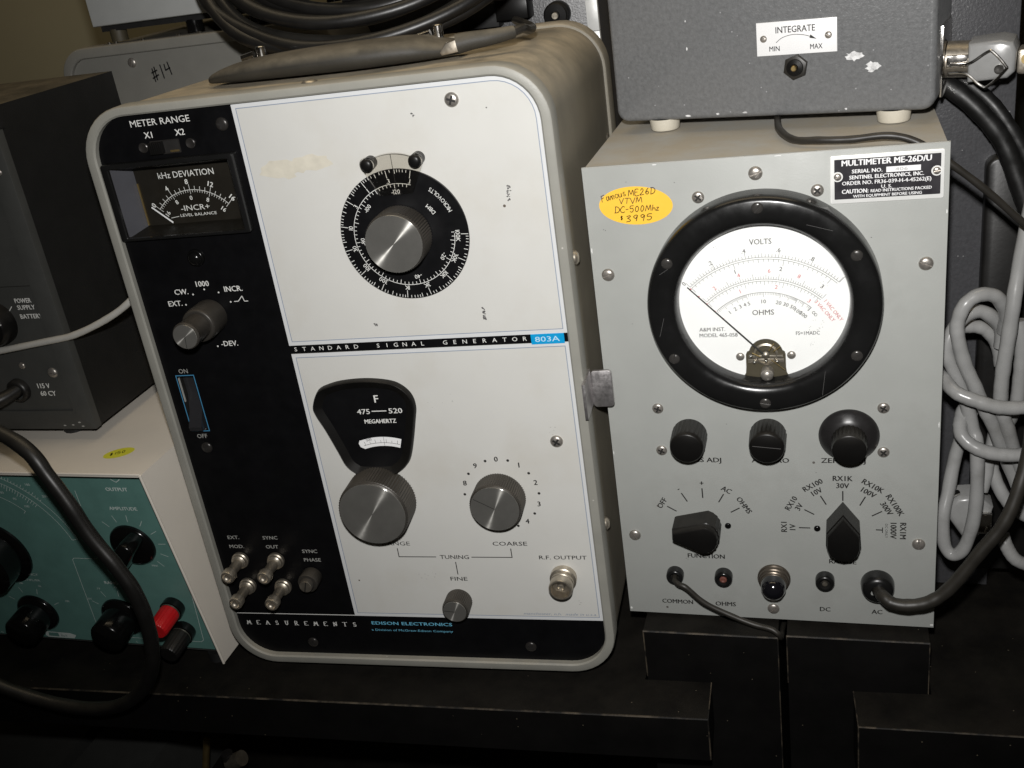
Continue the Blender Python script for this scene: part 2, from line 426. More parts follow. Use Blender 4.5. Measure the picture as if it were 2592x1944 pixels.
# stroke alphabet for handwriting and the serif name
STROKE = {
 'A': [[(0, 0), (.38, 1), (.75, 0)], [(.15, .38), (.62, .38)]], 'C': [[(.7, .85), (.45, 1), (.15, .8), (.05, .4), (.25, .05), (.55, 0), (.75, .15)]],
 'D': [[(.1, 0), (.12, 1)], [(0, 1), (.45, .95), (.72, .6), (.6, .15), (.3, 0), (0, 0)]], 'E': [[(.65, 1), (.1, .98), (.08, 0), (.7, .02)], [(.1, .52), (.5, .54)]],
 'F': [[(.6, 1.0), (.1, .95), (.05, 0)], [(.07, .5), (.45, .55)]], 'M': [[(0, 0), (.15, 1), (.42, .25), (.72, 1), (.85, 0)]], 'N': [[(.08, 0), (.08, 1), (.7, 0), (.7, 1)]],
 'O': [[(.35, 1), (.1, .75), (.08, .3), (.35, 0), (.62, .3), (.6, .8), (.35, 1)]], 'R': [[(.1, 0), (.1, 1), (.5, .97), (.62, .75), (.45, .52), (.1, .5)], [(.35, .5), (.7, 0)]],
 'S': [[(.6, .85), (.35, 1), (.1, .8), (.2, .55), (.55, .42), (.62, .18), (.35, 0), (.05, .15)]], 'T': [[(0, 1), (.75, 1)], [(.38, 1), (.36, 0)]],
 'U': [[(.08, 1), (.08, .25), (.35, 0), (.62, .25), (.64, 1)]], 'V': [[(0, 1), (.32, 0), (.68, 1)]], 'h': [[(.05, 1), (.05, 0)], [(.05, .4), (.3, .55), (.42, .35), (.42, 0)]],
 'z': [[(.02, .55), (.4, .55), (.05, 0), (.45, .02)]], 'u': [[(.05, .55), (.08, .1), (.3, .05), (.42, .5), (.45, 0)]], 's': [[(.38, .5), (.15, .55), (.1, .35), (.38, .2), (.3, 0), (.02, .05)]],
 'm': [[(.0, 0), (.08, .5), (.25, .45), (.3, 0), (.34, .4), (.5, .5), (.56, 0)]], 'o': [[(.22, .55), (.04, .35), (.12, .03), (.36, .1), (.38, .42), (.22, .55)]], 'a': [[(.4, .5), (.15, .55), (.03, .25), (.2, 0), (.4, .25), (.42, .52), (.45, 0)]],
 '2': [[(.05, .75), (.3, 1), (.55, .75), (.35, .4), (.02, 0), (.62, .05)]], '6': [[(.5, 1), (.15, .6), (.08, .2), (.3, 0), (.55, .2), (.4, .48), (.12, .35)]], '5': [[(.6, 1), (.15, .97), (.1, .6), (.45, .6), (.58, .3), (.35, 0), (.05, .1)]],
 '0': [[(.3, 1), (.06, .7), (.08, .25), (.3, 0), (.55, .3), (.54, .75), (.3, 1)]], '3': [[(.05, .9), (.4, 1), (.5, .75), (.2, .55), (.5, .4), (.48, .1), (.05, .02)]], '9': [[(.55, .85), (.3, 1), (.08, .75), (.3, .5), (.55, .8), (.45, 0)]],
 '1': [[(.25, 1), (.2, 0)]], '4': [[(.1, 1), (.05, .5), (.55, .55)], [(.5, 1), (.45, 0)]], '-': [[(.05, .45), (.5, .48)]], '$': [[(.55, .8), (.3, .9), (.1, .7), (.45, .45), (.5, .2), (.05, .15)], [(.28, 1.1), (.25, -.1)], [(.38, 1.1), (.35, -.1)]],
 'B': [[(.08, 0), (.1, 1)], [(.1, 1), (.5, .95), (.5, .6), (.1, .52), (.6, .45), (.58, .08), (.08, 0)]], 'i': [[(.1, .55), (.1, 0)]], 'l': [[(.12, 1), (.1, 0)]], 't': [[(.15, .9), (.12, .1), (.3, 0)], [(0, .6), (.32, .62)]],
 '#': [[(.25, 1), (.15, 0)], [(.5, 1), (.4, 0)], [(0, .65), (.7, .7)], [(-.05, .3), (.65, .35)]], ' ': []}
ADV = {'M': 1.05, 'm': .72, '1': .5, '-': .65, ' ': .45, 'h': .55, 'z': .55, 'u': .58, 's': .5, 'o': .5, 'a': .58, 'i': .3, 'l': .32, 't': .4}
def hand(mb, s, u, v, h, w, wd=0.5, rot=0, jit=0.05, sx=1.0, slant=0.12, rnd=None):
    rnd = rnd or random.Random(s)
    c, q = math.cos(R(rot)), math.sin(R(rot)); x = 0
    for ch in s:
        for st in STROKE[ch]:
            pts = []
            for a, b in st:
                xx = (x + a + slant * b + rnd.uniform(-jit, jit)) * h * sx; yy = (b + rnd.uniform(-jit, jit)) * h
                pts.append((u + xx * c - yy * q, v + xx * q + yy * c))
            if len(pts) > 3: pts = catmull(pts, 3)
            mb.pline(pts, wd, w)
            for p in pts[1:-1]: mb.disc(p[0], p[1], wd / 2, w, 6)
        x += ADV.get(ch, .85)
def serif(mb, s, u0, u1, v, h, w):
    n = len(s); step = (u1 - u0) / (n - 0.35)
    for i, ch in enumerate(s):
        x0 = u0 + i * step
        for st in STROKE[ch]:
            pts = [(x0 + a * h * 0.95, v + b * h) for a, b in st]
            if len(pts) > 5: pts = catmull(pts, 3)
            for a, b in zip(pts, pts[1:]):
                mb.line(a, b, 0.62 if abs(b[1] - a[1]) > 0.6 * abs(b[0] - a[0]) else 0.36, w)
            if ch not in 'S':
                for e in (st[0], st[-1]):
                    if e[1] < .05 or e[1] > .95: mb.line((x0 + (e[0] - .2) * h, v + e[1] * h), (x0 + (e[0] + .2) * h, v + e[1] * h), 0.36, w)

# ---- screws, shared meshes
def dome(r, hgt, n=24):
    return [(r, 0), (r, hgt * .25), (r * .92, hgt * .55), (r * .7, hgt * .83), (r * .38, hgt * .97), (0, hgt)]
def slotted_mesh(r, hgt, matn):
    m = MB(); m.lathe(0, 0, dome(r, hgt), 28)
    me = bpy.data.meshes.new('slotted_screw'); me.from_pydata(m.v, [], m.f)
    out = bmesh.new()
    for sgn in (1, -1):
        bm = bmesh.new(); bm.from_mesh(me)
        g = bm.verts[:] + bm.edges[:] + bm.faces[:]
        r2 = bmesh.ops.bisect_plane(bm, geom=g, plane_co=(sgn * r * .13 * .001, 0, 0), plane_no=(-sgn, 0, 0), clear_outer=True)
        ed = [e for e in r2['geom_cut'] if isinstance(e, bmesh.types.BMEdge)]
        try: bmesh.ops.contextual_create(bm, geom=ed)
        except Exception: pass
        t = bpy.data.meshes.new('h'); bm.to_mesh(t); out.from_mesh(t); bpy.data.meshes.remove(t); bm.free()
    m3 = MB(); m3.prism(circle(0, 0, r * .97, 24), 0, hgt * .35)
    t = bpy.data.meshes.new('h'); t.from_pydata(m3.v, [], m3.f); out.from_mesh(t); bpy.data.meshes.remove(t)
    bmesh.ops.recalc_face_normals(out, faces=out.faces)
    out.to_mesh(me); out.free()
    me.shade_smooth(); me.set_sharp_from_angle(angle=R(40)); me.materials.append(MATS[matn])
    return me
def phillips_mesh(r, hgt, matn):
    m = MB(); m.lathe(0, 0, dome(r, hgt), 28)
    me = bpy.data.meshes.new('cross_screw'); me.from_pydata(m.v, [], m.f)
    me.shade_smooth(); me.set_sharp_from_angle(angle=R(40)); me.materials.append(MATS[matn]); return me
def cross_mesh(r, hgt):
    m = MB(); a, b = r * .15, r * .62
    m.prism([(-a, -b), (a, -b), (a, -a), (b, -a), (b, a), (a, a), (a, b), (-a, b), (-a, a), (-b, a), (-b, -a), (-a, -a)], hgt * .55, hgt * 1.03)
    me = bpy.data.meshes.new('cross_slot'); me.from_pydata(m.v, [], m.f); me.materials.append(MATS['recess']); return me
SLOT = {}
def screw(parent, u, v, w, kind, rotd, off=(0, 0, 0)):
    if kind not in SLOT:
        r, h, mt = {'slot': (3.7, 1.9, 'screw_steel'), 'phil': (3.3, 1.5, 'screw_steel'), 'truss': (3.9, 2.0, 'screw_steel'), 'blackphil': (3.8, 1.6, 'screw_black'),
                    'bezel': (3.1, 1.1, 'bezel_screw'), 'tiny': (1.9, 1.0, 'screw_steel'), 'small': (2.4, 1.3, 'screw_steel'), 'rivet': (2.4, 1.4, 'screw_steel'), 'stud': (4.6, 3.2, 'nickel')}[kind]
        if kind in ('slot', 'tiny', 'bezel', 'small'): SLOT[kind] = (slotted_mesh(r, h, mt), None)
        elif kind in ('rivet', 'stud'): SLOT[kind] = (phillips_mesh(r, h, mt), None)
        else: SLOT[kind] = (phillips_mesh(r, h, mt), cross_mesh(r, h))
    a, b = SLOT[kind]
    o = bpy.data.objects.new('screw' if kind not in ('rivet', 'stud') else 'rivet', a); COL.objects.link(o); o.parent = parent
    o.location = P3(u + off[0], v + off[1], w + off[2]); o.rotation_euler = (0, R(rotd), 0)
    if b:
        c = bpy.data.objects.new('cross_slot', b); COL.objects.link(c); c.parent = o
    return o

# turned knob: knurled body with a spun metal cap
def spun_knob(parent, off, cu, cv, r, h, name='knob', cap_r=None, flutes=64, w0=0.4, bodym='knurl', index=None, nest=None):
    m = MB(*off); n = flutes * 2
    m.lathe(cu, cv, [(r * .95, w0), (r, w0 + .8), (r, h - 1.6), (r * .97, h - 1.3), (r * .965, h - .6), (r * .93, h), (0, h - .05)], n, knurl=(0.55, 1, 2, 2))
    k = m.build(name, bodym, parent, ang=24)
    cr = cap_r or r * .90
    c = MB(); c.lathe(0, 0, [(cr, 0), (cr, .25), (cr * .985, .5), (cr * .5, .5), (0, .5)], 64)
    co = c.build('knob_cap', 'spun_cap', k, ang=30); co.location = P3(cu + off[0], cv + off[1], h + off[2])
    if index is not None:
        g = MB(*off); g.line((cu + cr * .02 * math.cos(R(index)), cv + cr * .02 * math.sin(R(index))), (cu + cr * .95 * math.cos(R(index)), cv + cr * .95 * math.sin(R(index))), 0.4, h + .62)
        g.build('index_line', 'print_black', k, smooth=False)
    return k

# ================================================================== SHELF AND SURROUNDINGS (world millimetres: u=x, v=z, w=-y)
def plan(poly, z0, z1, name, matn, parent=None):    # outline seen from above (x, y) in mm, extruded from z0 to z1
    m = MB(); a = [m.pt(x, z0, -y) for x, y in poly]; b = [m.pt(x, z1, -y) for x, y in poly]
    m.loft(a, b); m.cap(b); m.cap(a, True)
    return m.build(name, matn, parent, smooth=False, weld=True)
def edge_strip(m, a, b, z, wd=0.7):                 # worn arris: thin strip lying along an edge, 0.3 mm proud
    m.tube([(a[0], z, -a[1]), (b[0], z, -b[1])], wd, 5, 0)

wall = struct(MB().poly3([(-2500, -900, -900), (2500, -900, -900), (2500, 2200, -900), (-2500, 2200, -900)]).build('wall', 'wall_olive', smooth=False))
low = struct(plan([(-1400, -420), (1400, -420), (1400, 895), (-1400, 895)], -300, -280, 'lower_shelf', 'shelf_black'))

sl = [(-760, -95.5), (53.7, -51.9), (52.6, -18.6), (9.6, -20.2), (9.6, 480), (-760, 480)]
shelf = plan(sl, -74, -40, 'shelf', 'shelf_black'); tag(shelf, 'wide dusty black shelf board under the signal generator and green oscillator', 'shelf')
m = MB(); edge_strip(m, (-760, -95.5), (53.7, -51.9), -40.2); edge_strip(m, (53.7, -51.9), (52.6, -18.6), -40.2, .5); edge_strip(m, (53.7, -51.9), (53.7, -51.9 + .01), -40, .6)
m.tube([(53.7, -40, 51.9), (53.7, -73, 51.9)], 0.5, 5, 0)
m.build('worn_edge', 'edge_worn', shelf)
sr = [(142.5, -47.6), (330, -41.5), (330, 480), (186, 480), (185.6, -14.6), (140.2, -17.0)]
shelf2 = plan(sr, -90, -40, 'shelf', 'shelf_black'); tag(shelf2, 'short black shelf board at the right below the grey cord', 'shelf')
m = MB(); edge_strip(m, (142.5, -47.6), (330, -41.5), -40.2, .6); edge_strip(m, (140.2, -17), (142.5, -47.6), -40.2, .5); m.tube([(142.5, -40, 47.6), (142.5, -89, 47.6)], 0.5, 5, 0)
m.build('worn_edge', 'edge_worn', shelf2)
for x0, x1, y0, zt, lab in ((11, 95.4, -17.5, -2.2, 'black wooden block under the left half of the multimeter'), (100.6, 184.2, -12.5, -3.4, 'black wooden block under the right half of the multimeter')):
    b = plan([(x0, y0), (x1, y0 + 1), (x1, 200), (x0, 200)], -279.5, zt, 'support_block', 'shelf_black'); tag(b, lab, 'block', 'black blocks carrying the multimeter')
    m = MB(); edge_strip(m, (x0, y0), (x1, y0 + 1), zt - .2, .7); m.tube([(x0, zt, -y0), (x0, zt - 37, -y0)], 0.45, 5, 0); m.tube([(x1, zt, -y0 - 1), (x1, zt - 270, -y0 - 1)], 0.4, 5, 0)
    m.build('worn_edge', 'edge_worn', b)

# things in the dark under the shelf
def case(name, label, cat, x0, x1, y0, y1, z0, z1, matn, bev=4, group=None, rz=0):
    t = thing(name, label, cat, ((x0 + x1) / 2000, (y0 + y1) / 2000, z0 / 1000), rz, group)
    hx, hy = (x1 - x0) / 2, (y1 - y0) / 2
    MB().box(-hx, hx, 2, z1 - z0, -hy, hy, bev).build('case_body', matn, t)
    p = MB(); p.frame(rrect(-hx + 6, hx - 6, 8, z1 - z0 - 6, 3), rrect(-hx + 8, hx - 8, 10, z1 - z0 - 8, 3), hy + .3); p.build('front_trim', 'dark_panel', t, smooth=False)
    for sx in (-1, 1):
        for sy in (-1, 1): MB().lathe(sx * (hx - 12), sy * 0, [(5, 0), (5, 1), (0, 1)], 8) 
        f = MB(); f.tube([(sx * (hx - 12), 0, hy - 14), (sx * (hx - 12), 3, hy - 14)], 5, 10, 0); f.build('foot', 'black_soft', t)
        f = MB(); f.tube([(sx * (hx - 12), 0, -hy + 14), (sx * (hx - 12), 3, -hy + 14)], 5, 10, 0); f.build('foot', 'black_soft', t)
    return t
case('metal_case', 'grey metal case below the shelf, coloured dark for its shade, second from the left edge', 'case', -520, -446, -20, 150, -279.5, -204, 'dark_panel')  # grey case; the shelf's shadow is put into its dark colour
case('metal_case', 'grey metal case below the shelf at the bottom left corner, coloured dark for its shade', 'case', -700, -548, -30, 150, -279.5, -218, 'dark_panel')  # also a grey case, darkened in colour for the shade below the shelf
rod = MB().tube([(-420, -279, -20), (-405, -198, -40)], 3.2, 12, 0).build('brass_rod', 'brass'); tag(rod, 'thin brass rod standing below the shelf', 'rod')
t = thing('chrome_coupling', 'small chromed coupling with a pale collar under the shelf beside the brass rod', 'coupling', (-0.380, 0.03, -0.2795))
m = MB(); m.tube([(0, 0, 0), (0, 78, 0)], 5, 14, 0); m.build('stem', 'screw_black', t); m = MB(); m.tube([(0, 66, 0), (14, 74, 0)], 7, 14, 0); m.build('collar', 'dull_nickel', t)
post = MB().tube([(230.5, -279, 62), (231.5, -150, 62), (236, -70, 62), (243, -20, 62)], 3.0, 12).build('pale_cable', 'cord_white'); tag(post, 'pale cable rising past the front of the short shelf at the bottom right', 'cable')

# ================================================================== SIGNAL GENERATOR
GO = (0, 48.6, 0)
gx, gy, gz, gyaw = -0.184, -0.0328, 0.0086, R(3.33)
gen = thing('signal_generator', 'tall grey signal generator with black and white front and 803A tag', 'signal generator', (gx, gy, gz - 0.0486), gyaw)
outer = rrect(-96.5, 178.2, -40, 351.6, 31, 10); inner = rrect(-90, 171.9, -33.6, 346.2, 25, 10)
body = rrect(-95.5, 177.2, -39, 350.6, 30, 10)
m = MB(*GO); a = m.ring(rrect(-95.5, 178.6, -39, 345.4, 30, 10), -196); m.cap(a, True); b = m.ring(body, -2); m.loft(a, b)
case_o = m.build('case_body', 'tan_case', gen)
m = MB(*GO); m.tubeframe(outer, inner, -9, 4.2, 1.6); m.build('front_rim', 'rim_grey', gen)
m = MB(*GO); m.tubeframe(rrect(-97.5, 180.8, -41, 347.6, 32, 10), rrect(-94, 177, -38, 344, 29, 10), -206, -187, 1.5); m.cap(m.ring(rrect(-97, 180.2, -40.5, 347, 32, 10), -205), True); m.build('rear_flange', 'tan_case', gen)
for u in (-70, 152):
    for w in (-24, -180):
        f = MB(*GO); f.tube([(u, -48.6, w), (u, -39.5, w)], 8, 16, 0); f.build('foot', 'black_soft', gen)
METER_HOLE = rrect(-84.5, -6.6, 275.4, 318.2, 0.8, 3)
ROCKER_HOLE = rrect(-81.6, -70.7, 145.8, 183.4, 0.5, 3)
fp = MB(*GO); holed(fp, offset(inner, 0.1), [METER_HOLE, ROCKER_HOLE], 0); fpanel = fp.build('front_panel', 'black_panel', gen, smooth=False)
# white plates
W = 0.35
up = [(0, 201.3)] + [(171.6, 201.3)] + circle(171.6 - 24, 345.7 - 24, 24, 10, 0, 90) + [(0, 345.7)]
lo_ = [(0, 0), (171.6, 0), (171.6, 195.7), (0, 195.7)]
pl_up = MB(*GO).prism(up, 0, W, 0, False).build('white_plate', 'white_panel', gen); pl_lo = MB(*GO).prism(lo_, 0, W, 0, False).build('white_plate', 'white_panel', gen)
for plate, poly in ((pl_up, up), (pl_lo, lo_)):
    i1 = offset(poly, 2.3); i2 = offset(poly, 2.75)
    MB(*GO).frame(poly, i1, W + .10).build('plate_margin', 'panel_edge', plate, smooth=False)
    MB(*GO).frame(i1, i2, W + .12).build('border_line', 'blue_line', plate, smooth=False)
# name strip
m = MB(*GO)
for s_, a, b in (('STANDARD', 2.3, 43.9), ('SIGNAL', 55.5, 85.7), ('GENERATOR', 97.1, 147.4)):
    n = len(s_)
    for i, ch in enumerate(s_): txt(m, ch, a + 1.2 + (b - a - 2.4) * i / (n - 1), 198.65, 2.5, .15, sx=1.15)
m.build('strip_lettering', 'print_white', fpanel, smooth=False)
tg = MB(*GO).box(149.9, 169.2, 195.1, 201.3, 0.02, 0.75).build('model_tag', 'tag_blue', gen)
m = MB(*GO); txt(m, '803A', 159.4, 198.2, 3.1, .9, wd=14.3); m.build('tag_lettering', 'print_pale_blue', tg, smooth=False)
m = MB(*GO); m.line((-89.6, 0.1), (0, 0.1), .55, .15); serif(m, 'MEASUREMENTS', -83.5, 1.5, -9.4, 3.2, .15); m.build('maker_lettering', 'print_white', fpanel, smooth=False)
m = MB(*GO); txt(m, 'EDISON ELECTRONICS', 39.5, -6.1, 2.5, .15, wd=57.5, bold=.02); txt(m, 'a Division of McGraw-Edison Company', 38.8, -11.8, 1.7, .15, wd=58.5)
m.build('company_lettering', 'print_cyan', fpanel, smooth=False)
m = MB(*GO); txt(m, 'manchester, n.h.  made in u.s.a.', 143.5, 4.7, 2.0, W + .12, wd=48.5, italic=.25); m.build('origin_lettering', 'blue_line', pl_lo, smooth=False)
# tape residue, ink smudges, scuffs on the white plates
def blob(cu, cv, ru, rv, seed, n=22, rough=.35):
    rn = random.Random(seed); return [(cu + ru * math.cos(2 * PI * k / n) * (1 - rough * rn.random()), cv + rv * math.sin(2 * PI * k / n) * (1 - rough * rn.random())) for k in range(n)]
m = MB(*GO); m.sheet(blob(20, 307.5, 15, 6.5, 3), W + .1); m.sheet(blob(40, 309.5, 15, 5.5, 5), W + .11); m.sheet(blob(30, 308, 9, 4, 15), W + .12); r_ = m.build('tape_residue', 'residue', pl_up, smooth=False); note(r_, 'yellowed tape residue')
rn = random.Random(4)
for cu, cv, n, su, sv in ((149, 284, 26, 1.1, 4.6), (124.6, 215.5, 30, .6, 4.2), (58, 212, 7, .8, .8), (143, 330, 1, .4, .4), (103, 330, 3, .8, .8)):
    m = MB(*GO)
    for k in range(n): m.sheet(blob(cu + rn.uniform(-su, su), cv + rn.uniform(-sv, sv), rn.uniform(.3, .8), rn.uniform(.25, .6), rn.random(), 7), W + .1 + .002 * k)
    m.build('ink_smudge', 'print_dim', pl_up, smooth=False)
for cu, cv, n, su, sv in ((92, 163, 4, 5, 4), (155, 139, 5, 2, 3), (58, 34, 8, 6, 3), (70, 8, 2, 3, 3), (158, 14, 4, 1, 1.5), (75, 155, 3, 12, 8)):
    m = MB(*GO)
    for k in range(n): m.sheet(blob(cu + rn.uniform(-su, su), cv + rn.uniform(-sv, sv), rn.uniform(.2, .7), rn.uniform(.15, .35), rn.random(), 7), W + .1 + .002 * k)
    m.build('scuff_mark', 'print_grey', pl_lo, smooth=False)
# panel screws
for u, v, k, a in ((125.4, 335.8, 'truss', 20), (156.7, 131.9, 'truss', 35)): screw(gen, u, v, W, k, a, GO)
for u, v, a in ((-8, 335.7, 10), (-75.1, 132.8, 30), (-36.7, -23.9, 15), (120.5, -22.7, 40)): screw(gen, u, v, .02, 'blackphil', a, GO)

# meter range switch
m = MB(*GO); txt(m, 'METER RANGE', -45.5, 340.9, 3.6, .15, wd=37.5); txt(m, 'X1', -54.9, 333.9, 3.4, .15, bold=.015); txt(m, 'X2', -34.9, 333.8, 3.4, .15, bold=.015); m.build('panel_lettering', 'print_white', fpanel, smooth=False)
sw = MB(*GO).tubeframe(rrect(-55.2, -36.8, 322.6, 330.4, .5, 2), rrect(-54.6, -37.4, 323.2, 329.8, .3, 2), 0.02, .4).build('slide_switch', 'screw_black', gen)
MB(*GO).sheet(rrect(-54.7, -37.3, 323.1, 329.9, .3, 2), .1).build('switch_slot', 'recess', sw, smooth=False)
m = MB(*GO)
for k in range(6): m.box(-54.4 + k * 1.3, -53.5 + k * 1.3, 323.4, 329.6, .15, 4.2, .3)
m.box(-54.5, -46.9, 323.3, 329.7, .12, 3.9); m.build('slide_button', 'knob_black', sw)
MB(*GO).box(-43.5, -38, 323.3, 324.4, .12, .5).build('contact_strip', 'brass', sw)
for u in (-59.8, -29.8):
    m = MB(*GO); m.lathe(u, 327.1, [(2.9, .02), (2.9, .9), (2.5, 1.2), (1.5, .8), (0, .6)], 20); m.build('rivet', 'screw_black', gen)
# deviation meter: deep recess with a printed plate
mf = MB(*GO); mf.tubeframe(rrect(-88.2, -3.9, 274.4, 320.4, 1.5, 3), rrect(-83.6, -7.5, 276.2, 317.4, .8, 3), .02, 5.5, .8); meter = mf.build('meter_frame', 'bakelite', gen)
MD = -14.6
front = [(-83.7, 276.1), (-7.4, 276.1), (-7.4, 317.5), (-83.7, 317.5)]; rear = [(-80.6, 278.0), (-5.5, 278.0), (-5.5, 312.5), (-80.6, 312.5)]
m = MB(*GO); A = m.ring(front, 4); B = m.ring(rear, MD)
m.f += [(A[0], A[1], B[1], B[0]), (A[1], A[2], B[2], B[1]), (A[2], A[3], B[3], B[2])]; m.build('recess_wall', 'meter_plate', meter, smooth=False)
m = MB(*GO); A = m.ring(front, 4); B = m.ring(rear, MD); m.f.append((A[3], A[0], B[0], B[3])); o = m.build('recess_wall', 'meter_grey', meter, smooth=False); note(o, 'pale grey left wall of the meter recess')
MB(*GO).sheet(rear, MD).build('scale_plate', 'meter_plate', meter, smooth=False)
m = MB(*GO); z = MD + .15; cu, cv, rr = -47.0, 267.0, 30.6
txt(m, 'kHz DEVIATION', -47, 307.4, 3.6, z, wd=36.5, sx=.8)
m.arc(cu, cv, rr, 138.5, 41.5, .32, z, 40)
for k in range(33):
    a = 138 - 96 * k / 32
    if k % 2 == 0: m.tick(cu, cv, a, rr, rr + (3.4 if k % 8 == 0 else 2.2), .3, z)
    m.tick(cu, cv, a, rr, rr - (2.6 if k % 8 == 0 else 1.5), .26, z)
for s_, u, v, ro in (('4', -61.8, 299.4, 25), ('8', -47.9, 302.6, 0), ('12', -32.8, 299.8, -22), ('16', -21.0, 290.8, -48), ('0', -73.2, 290.2, 45)): txt(m, s_, u, v, 2.9, z, rot=ro, bold=.03)
for s_, u, v, ro in (('8', -57.5, 290.9, 25), ('0', -47.5, 292.8, 0), ('8', -37, 290.8, -22), ('16', -28.3, 284.4, -45), ('16', -65.3, 284.5, 48)): txt(m, s_, u, v, 2.5, z, rot=ro, bold=.02)
txt(m, '-INCR+', -46.5, 286.9, 3.2, z, wd=19); txt(m, 'LEVEL BALANCE', -45.5, 282.7, 1.7, z, wd=24); m.line((-64, 281.6), (-58.5, 282.3), .3, z)
m.build('scale_lettering', 'print_white', meter, smooth=False)
m = MB(*GO); m.sheet([(-74.5, 289.2), (-73.8, 289.8), (-62.3, 279.6), (-62.8, 278.7)], z + 1.5); m.build('needle', 'label_white', meter, smooth=False)
MB(*GO).box(-80.3, -79.3, 278.4, 304, MD + .05, MD + .9).build('brass_strip', 'brass', meter)
MB(*GO).sheet(rrect(-83.2, -7.9, 276.6, 317.0, .6, 3), 4.3).build('meter_glass', 'glass', meter, smooth=False)
# pilot lens
m = MB(*GO); m.lathe(-45.6, 260.5, [(5.3, .02), (5.3, 1.4), (4.8, 2.2), (4.4, 2.2), (4.2, 3.2), (3, 4.4), (1.4, 5), (0, 5.1)], 32); m.build('pilot_lens', 'knob_gloss', gen, ang=60)
# mode switch
m = MB(*GO)
for u, v in ((-61.2, 231.3), (-54.6, 237.6), (-46.3, 240.4), (-37.4, 237.9), (-31.1, 231.5), (-47.6, 203.2)): m.disc(u, v, .55, .15, 10)
for s_, u, v in (('EXT.', -68.2, 232.5), ('CW.', -62, 239.7), ('1000', -46.6, 244), ('INCR.', -27.3, 239.7)): txt(m, s_, u, v, 3.3, .15, bold=.015)
txt(m, '-DEV.', -39.3, 204.7, 3.3, .15, bold=.015); m.pline([(-28.8, 231.6), (-26, 231.6), (-22.8, 234.8), (-22, 231.4), (-19.6, 231.4)], .45, .15)
m.build('panel_lettering', 'print_white', fpanel, smooth=False)
m = MB(*GO); m.lathe(-46.2, 223.6, [(10.4, .4), (10.6, 1), (10.6, 15.4), (10.3, 16), (10.2, 17.2), (9.4, 17.8), (7.9, 17.6)], 116, knurl=(.25, 1, 2, 2)); kn = m.build('mode_knob', 'knurl', gen, ang=50)
m = MB(*GO); m.lathe(-46.2, 223.6, [(7.9, 17.2), (8.0, 18), (8.0, 30.8), (8.3, 31.2), (8.3, 32.4), (7.9, 33.2), (0, 33.2)], 40); m.build('inner_knob', 'knurl', kn, ang=50)
c = MB(); c.lathe(0, 0, [(7.5, 0), (7.4, .45), (3, .45), (0, .45)], 48); co = c.build('knob_cap', 'spun_cap', kn, ang=30); co.location = P3(-46.2, 223.6 + 48.6, 33.2)
m = MB(*GO); m.line((-46.2, 223.6), (-46.9, 216.6), .35, 33.9); m.build('index_line', 'print_black', kn, smooth=False)
# power rocker
m = MB(*GO); m.frame(rrect(-82.7, -69.6, 144.6, 184.7, 0), rrect(-82.1, -70.2, 145.2, 184.1, 0), .15); m.build('switch_outline', 'frame_blue', fpanel, smooth=False)
m = MB(*GO); A = m.ring(ROCKER_HOLE, 0); B = m.ring(ROCKER_HOLE, -9); m.loft(B, A); m.cap(B); rk = m.build('rocker_well', 'recess', gen, smooth=False)
m = MB(*GO); prof = [(182.5, -6.5), (182.5, -4.2), (170, -4.6), (160, -1.5), (150, 5.2), (147.2, 4.6), (146.6, -6.5)]
L_ = [m.pt(-80.6, v, w) for v, w in prof]; R_ = [m.pt(-71.7, v, w) for v, w in prof]; m.loft(R_, L_); m.cap(L_); m.cap(R_, True); m.build('rocker', 'rocker_black', rk, ang=20)
m = MB(*GO); m.box(-81.3, -80.9, 166, 182.6, -1, .3); m.box(-80.4, -72.5, 145.9, 146.3, -1, .3); m.build('painted_highlight', 'print_grey', rk)  # pale strips paint the highlight along the rocker's left and bottom edges
m = MB(*GO); txt(m, 'ON', -76.3, 187.4, 2.9, .15); txt(m, 'OFF', -76.2, 141.2, 2.9, .15)
m.build('power_lettering', 'print_grey', fpanel, smooth=False)
for pair in ((('EXT.', -75.2, 63.3), ('MOD.', -74.6, 56)), (('SYNC', -48, 63), ('OUT', -48.3, 55.8)), (('SYNC', -21.7, 52.3), ('PHASE', -21.3, 45.4))):
    m = MB(*GO)
    for s_, u, v in pair: txt(m, s_, u, v, 2.6, .15, sx=1.15, bold=.012)
    m.build('terminal_lettering', 'print_grey', fpanel, smooth=False)
# binding posts
for u, v in ((-73.7, 45.9), (-47.2, 45.7), (-73.5, 24.7), (-47.1, 24.3)):
    m = MB(*GO); m.lathe(u, v, [(5.7, .3), (5.9, .8), (5.9, 2.6), (5.2, 3.2), (5.2, 4.8), (4.6, 5.4), (3.5, 6), (3.4, 16), (3.7, 16.4), (4.6, 16.8), (4.7, 17.4), (4.7, 21.6), (4.3, 22.4), (3.2, 22.6)], 36); p = m.build('binding_post', 'nickel', gen, ang=40)
    m = MB(*GO); m.lathe(u, v, [(3.25, 22.6), (2.9, 21.2), (1.8, 20.4), (0, 20.1)], 28); m.build('post_socket', 'dull_nickel', p, ang=60)
m = MB(*GO); m.lathe(-23.7, 33.1, [(6.4, .3), (7, 1), (7, 9.5), (6.6, 10.2), (4.9, 10.4), (4.7, 13), (4.4, 13.5), (0, 13.5)], 60, knurl=(.2, 1, 2, 2)); sp_ = m.build('sync_phase_shaft', 'knurl', gen, ang=45)
m = MB(*GO); m.lathe(-23.7, 33.1, [(4.3, 13.5), (4.2, 13.8), (0, 13.8)], 24); m.build('shaft_end', 'dull_nickel', sp_)
m = MB(*GO); m.line((-24.8, 29.4), (-22.6, 36.8), .8, 13.95); m.build('screwdriver_slot', 'recess', sp_, smooth=False)

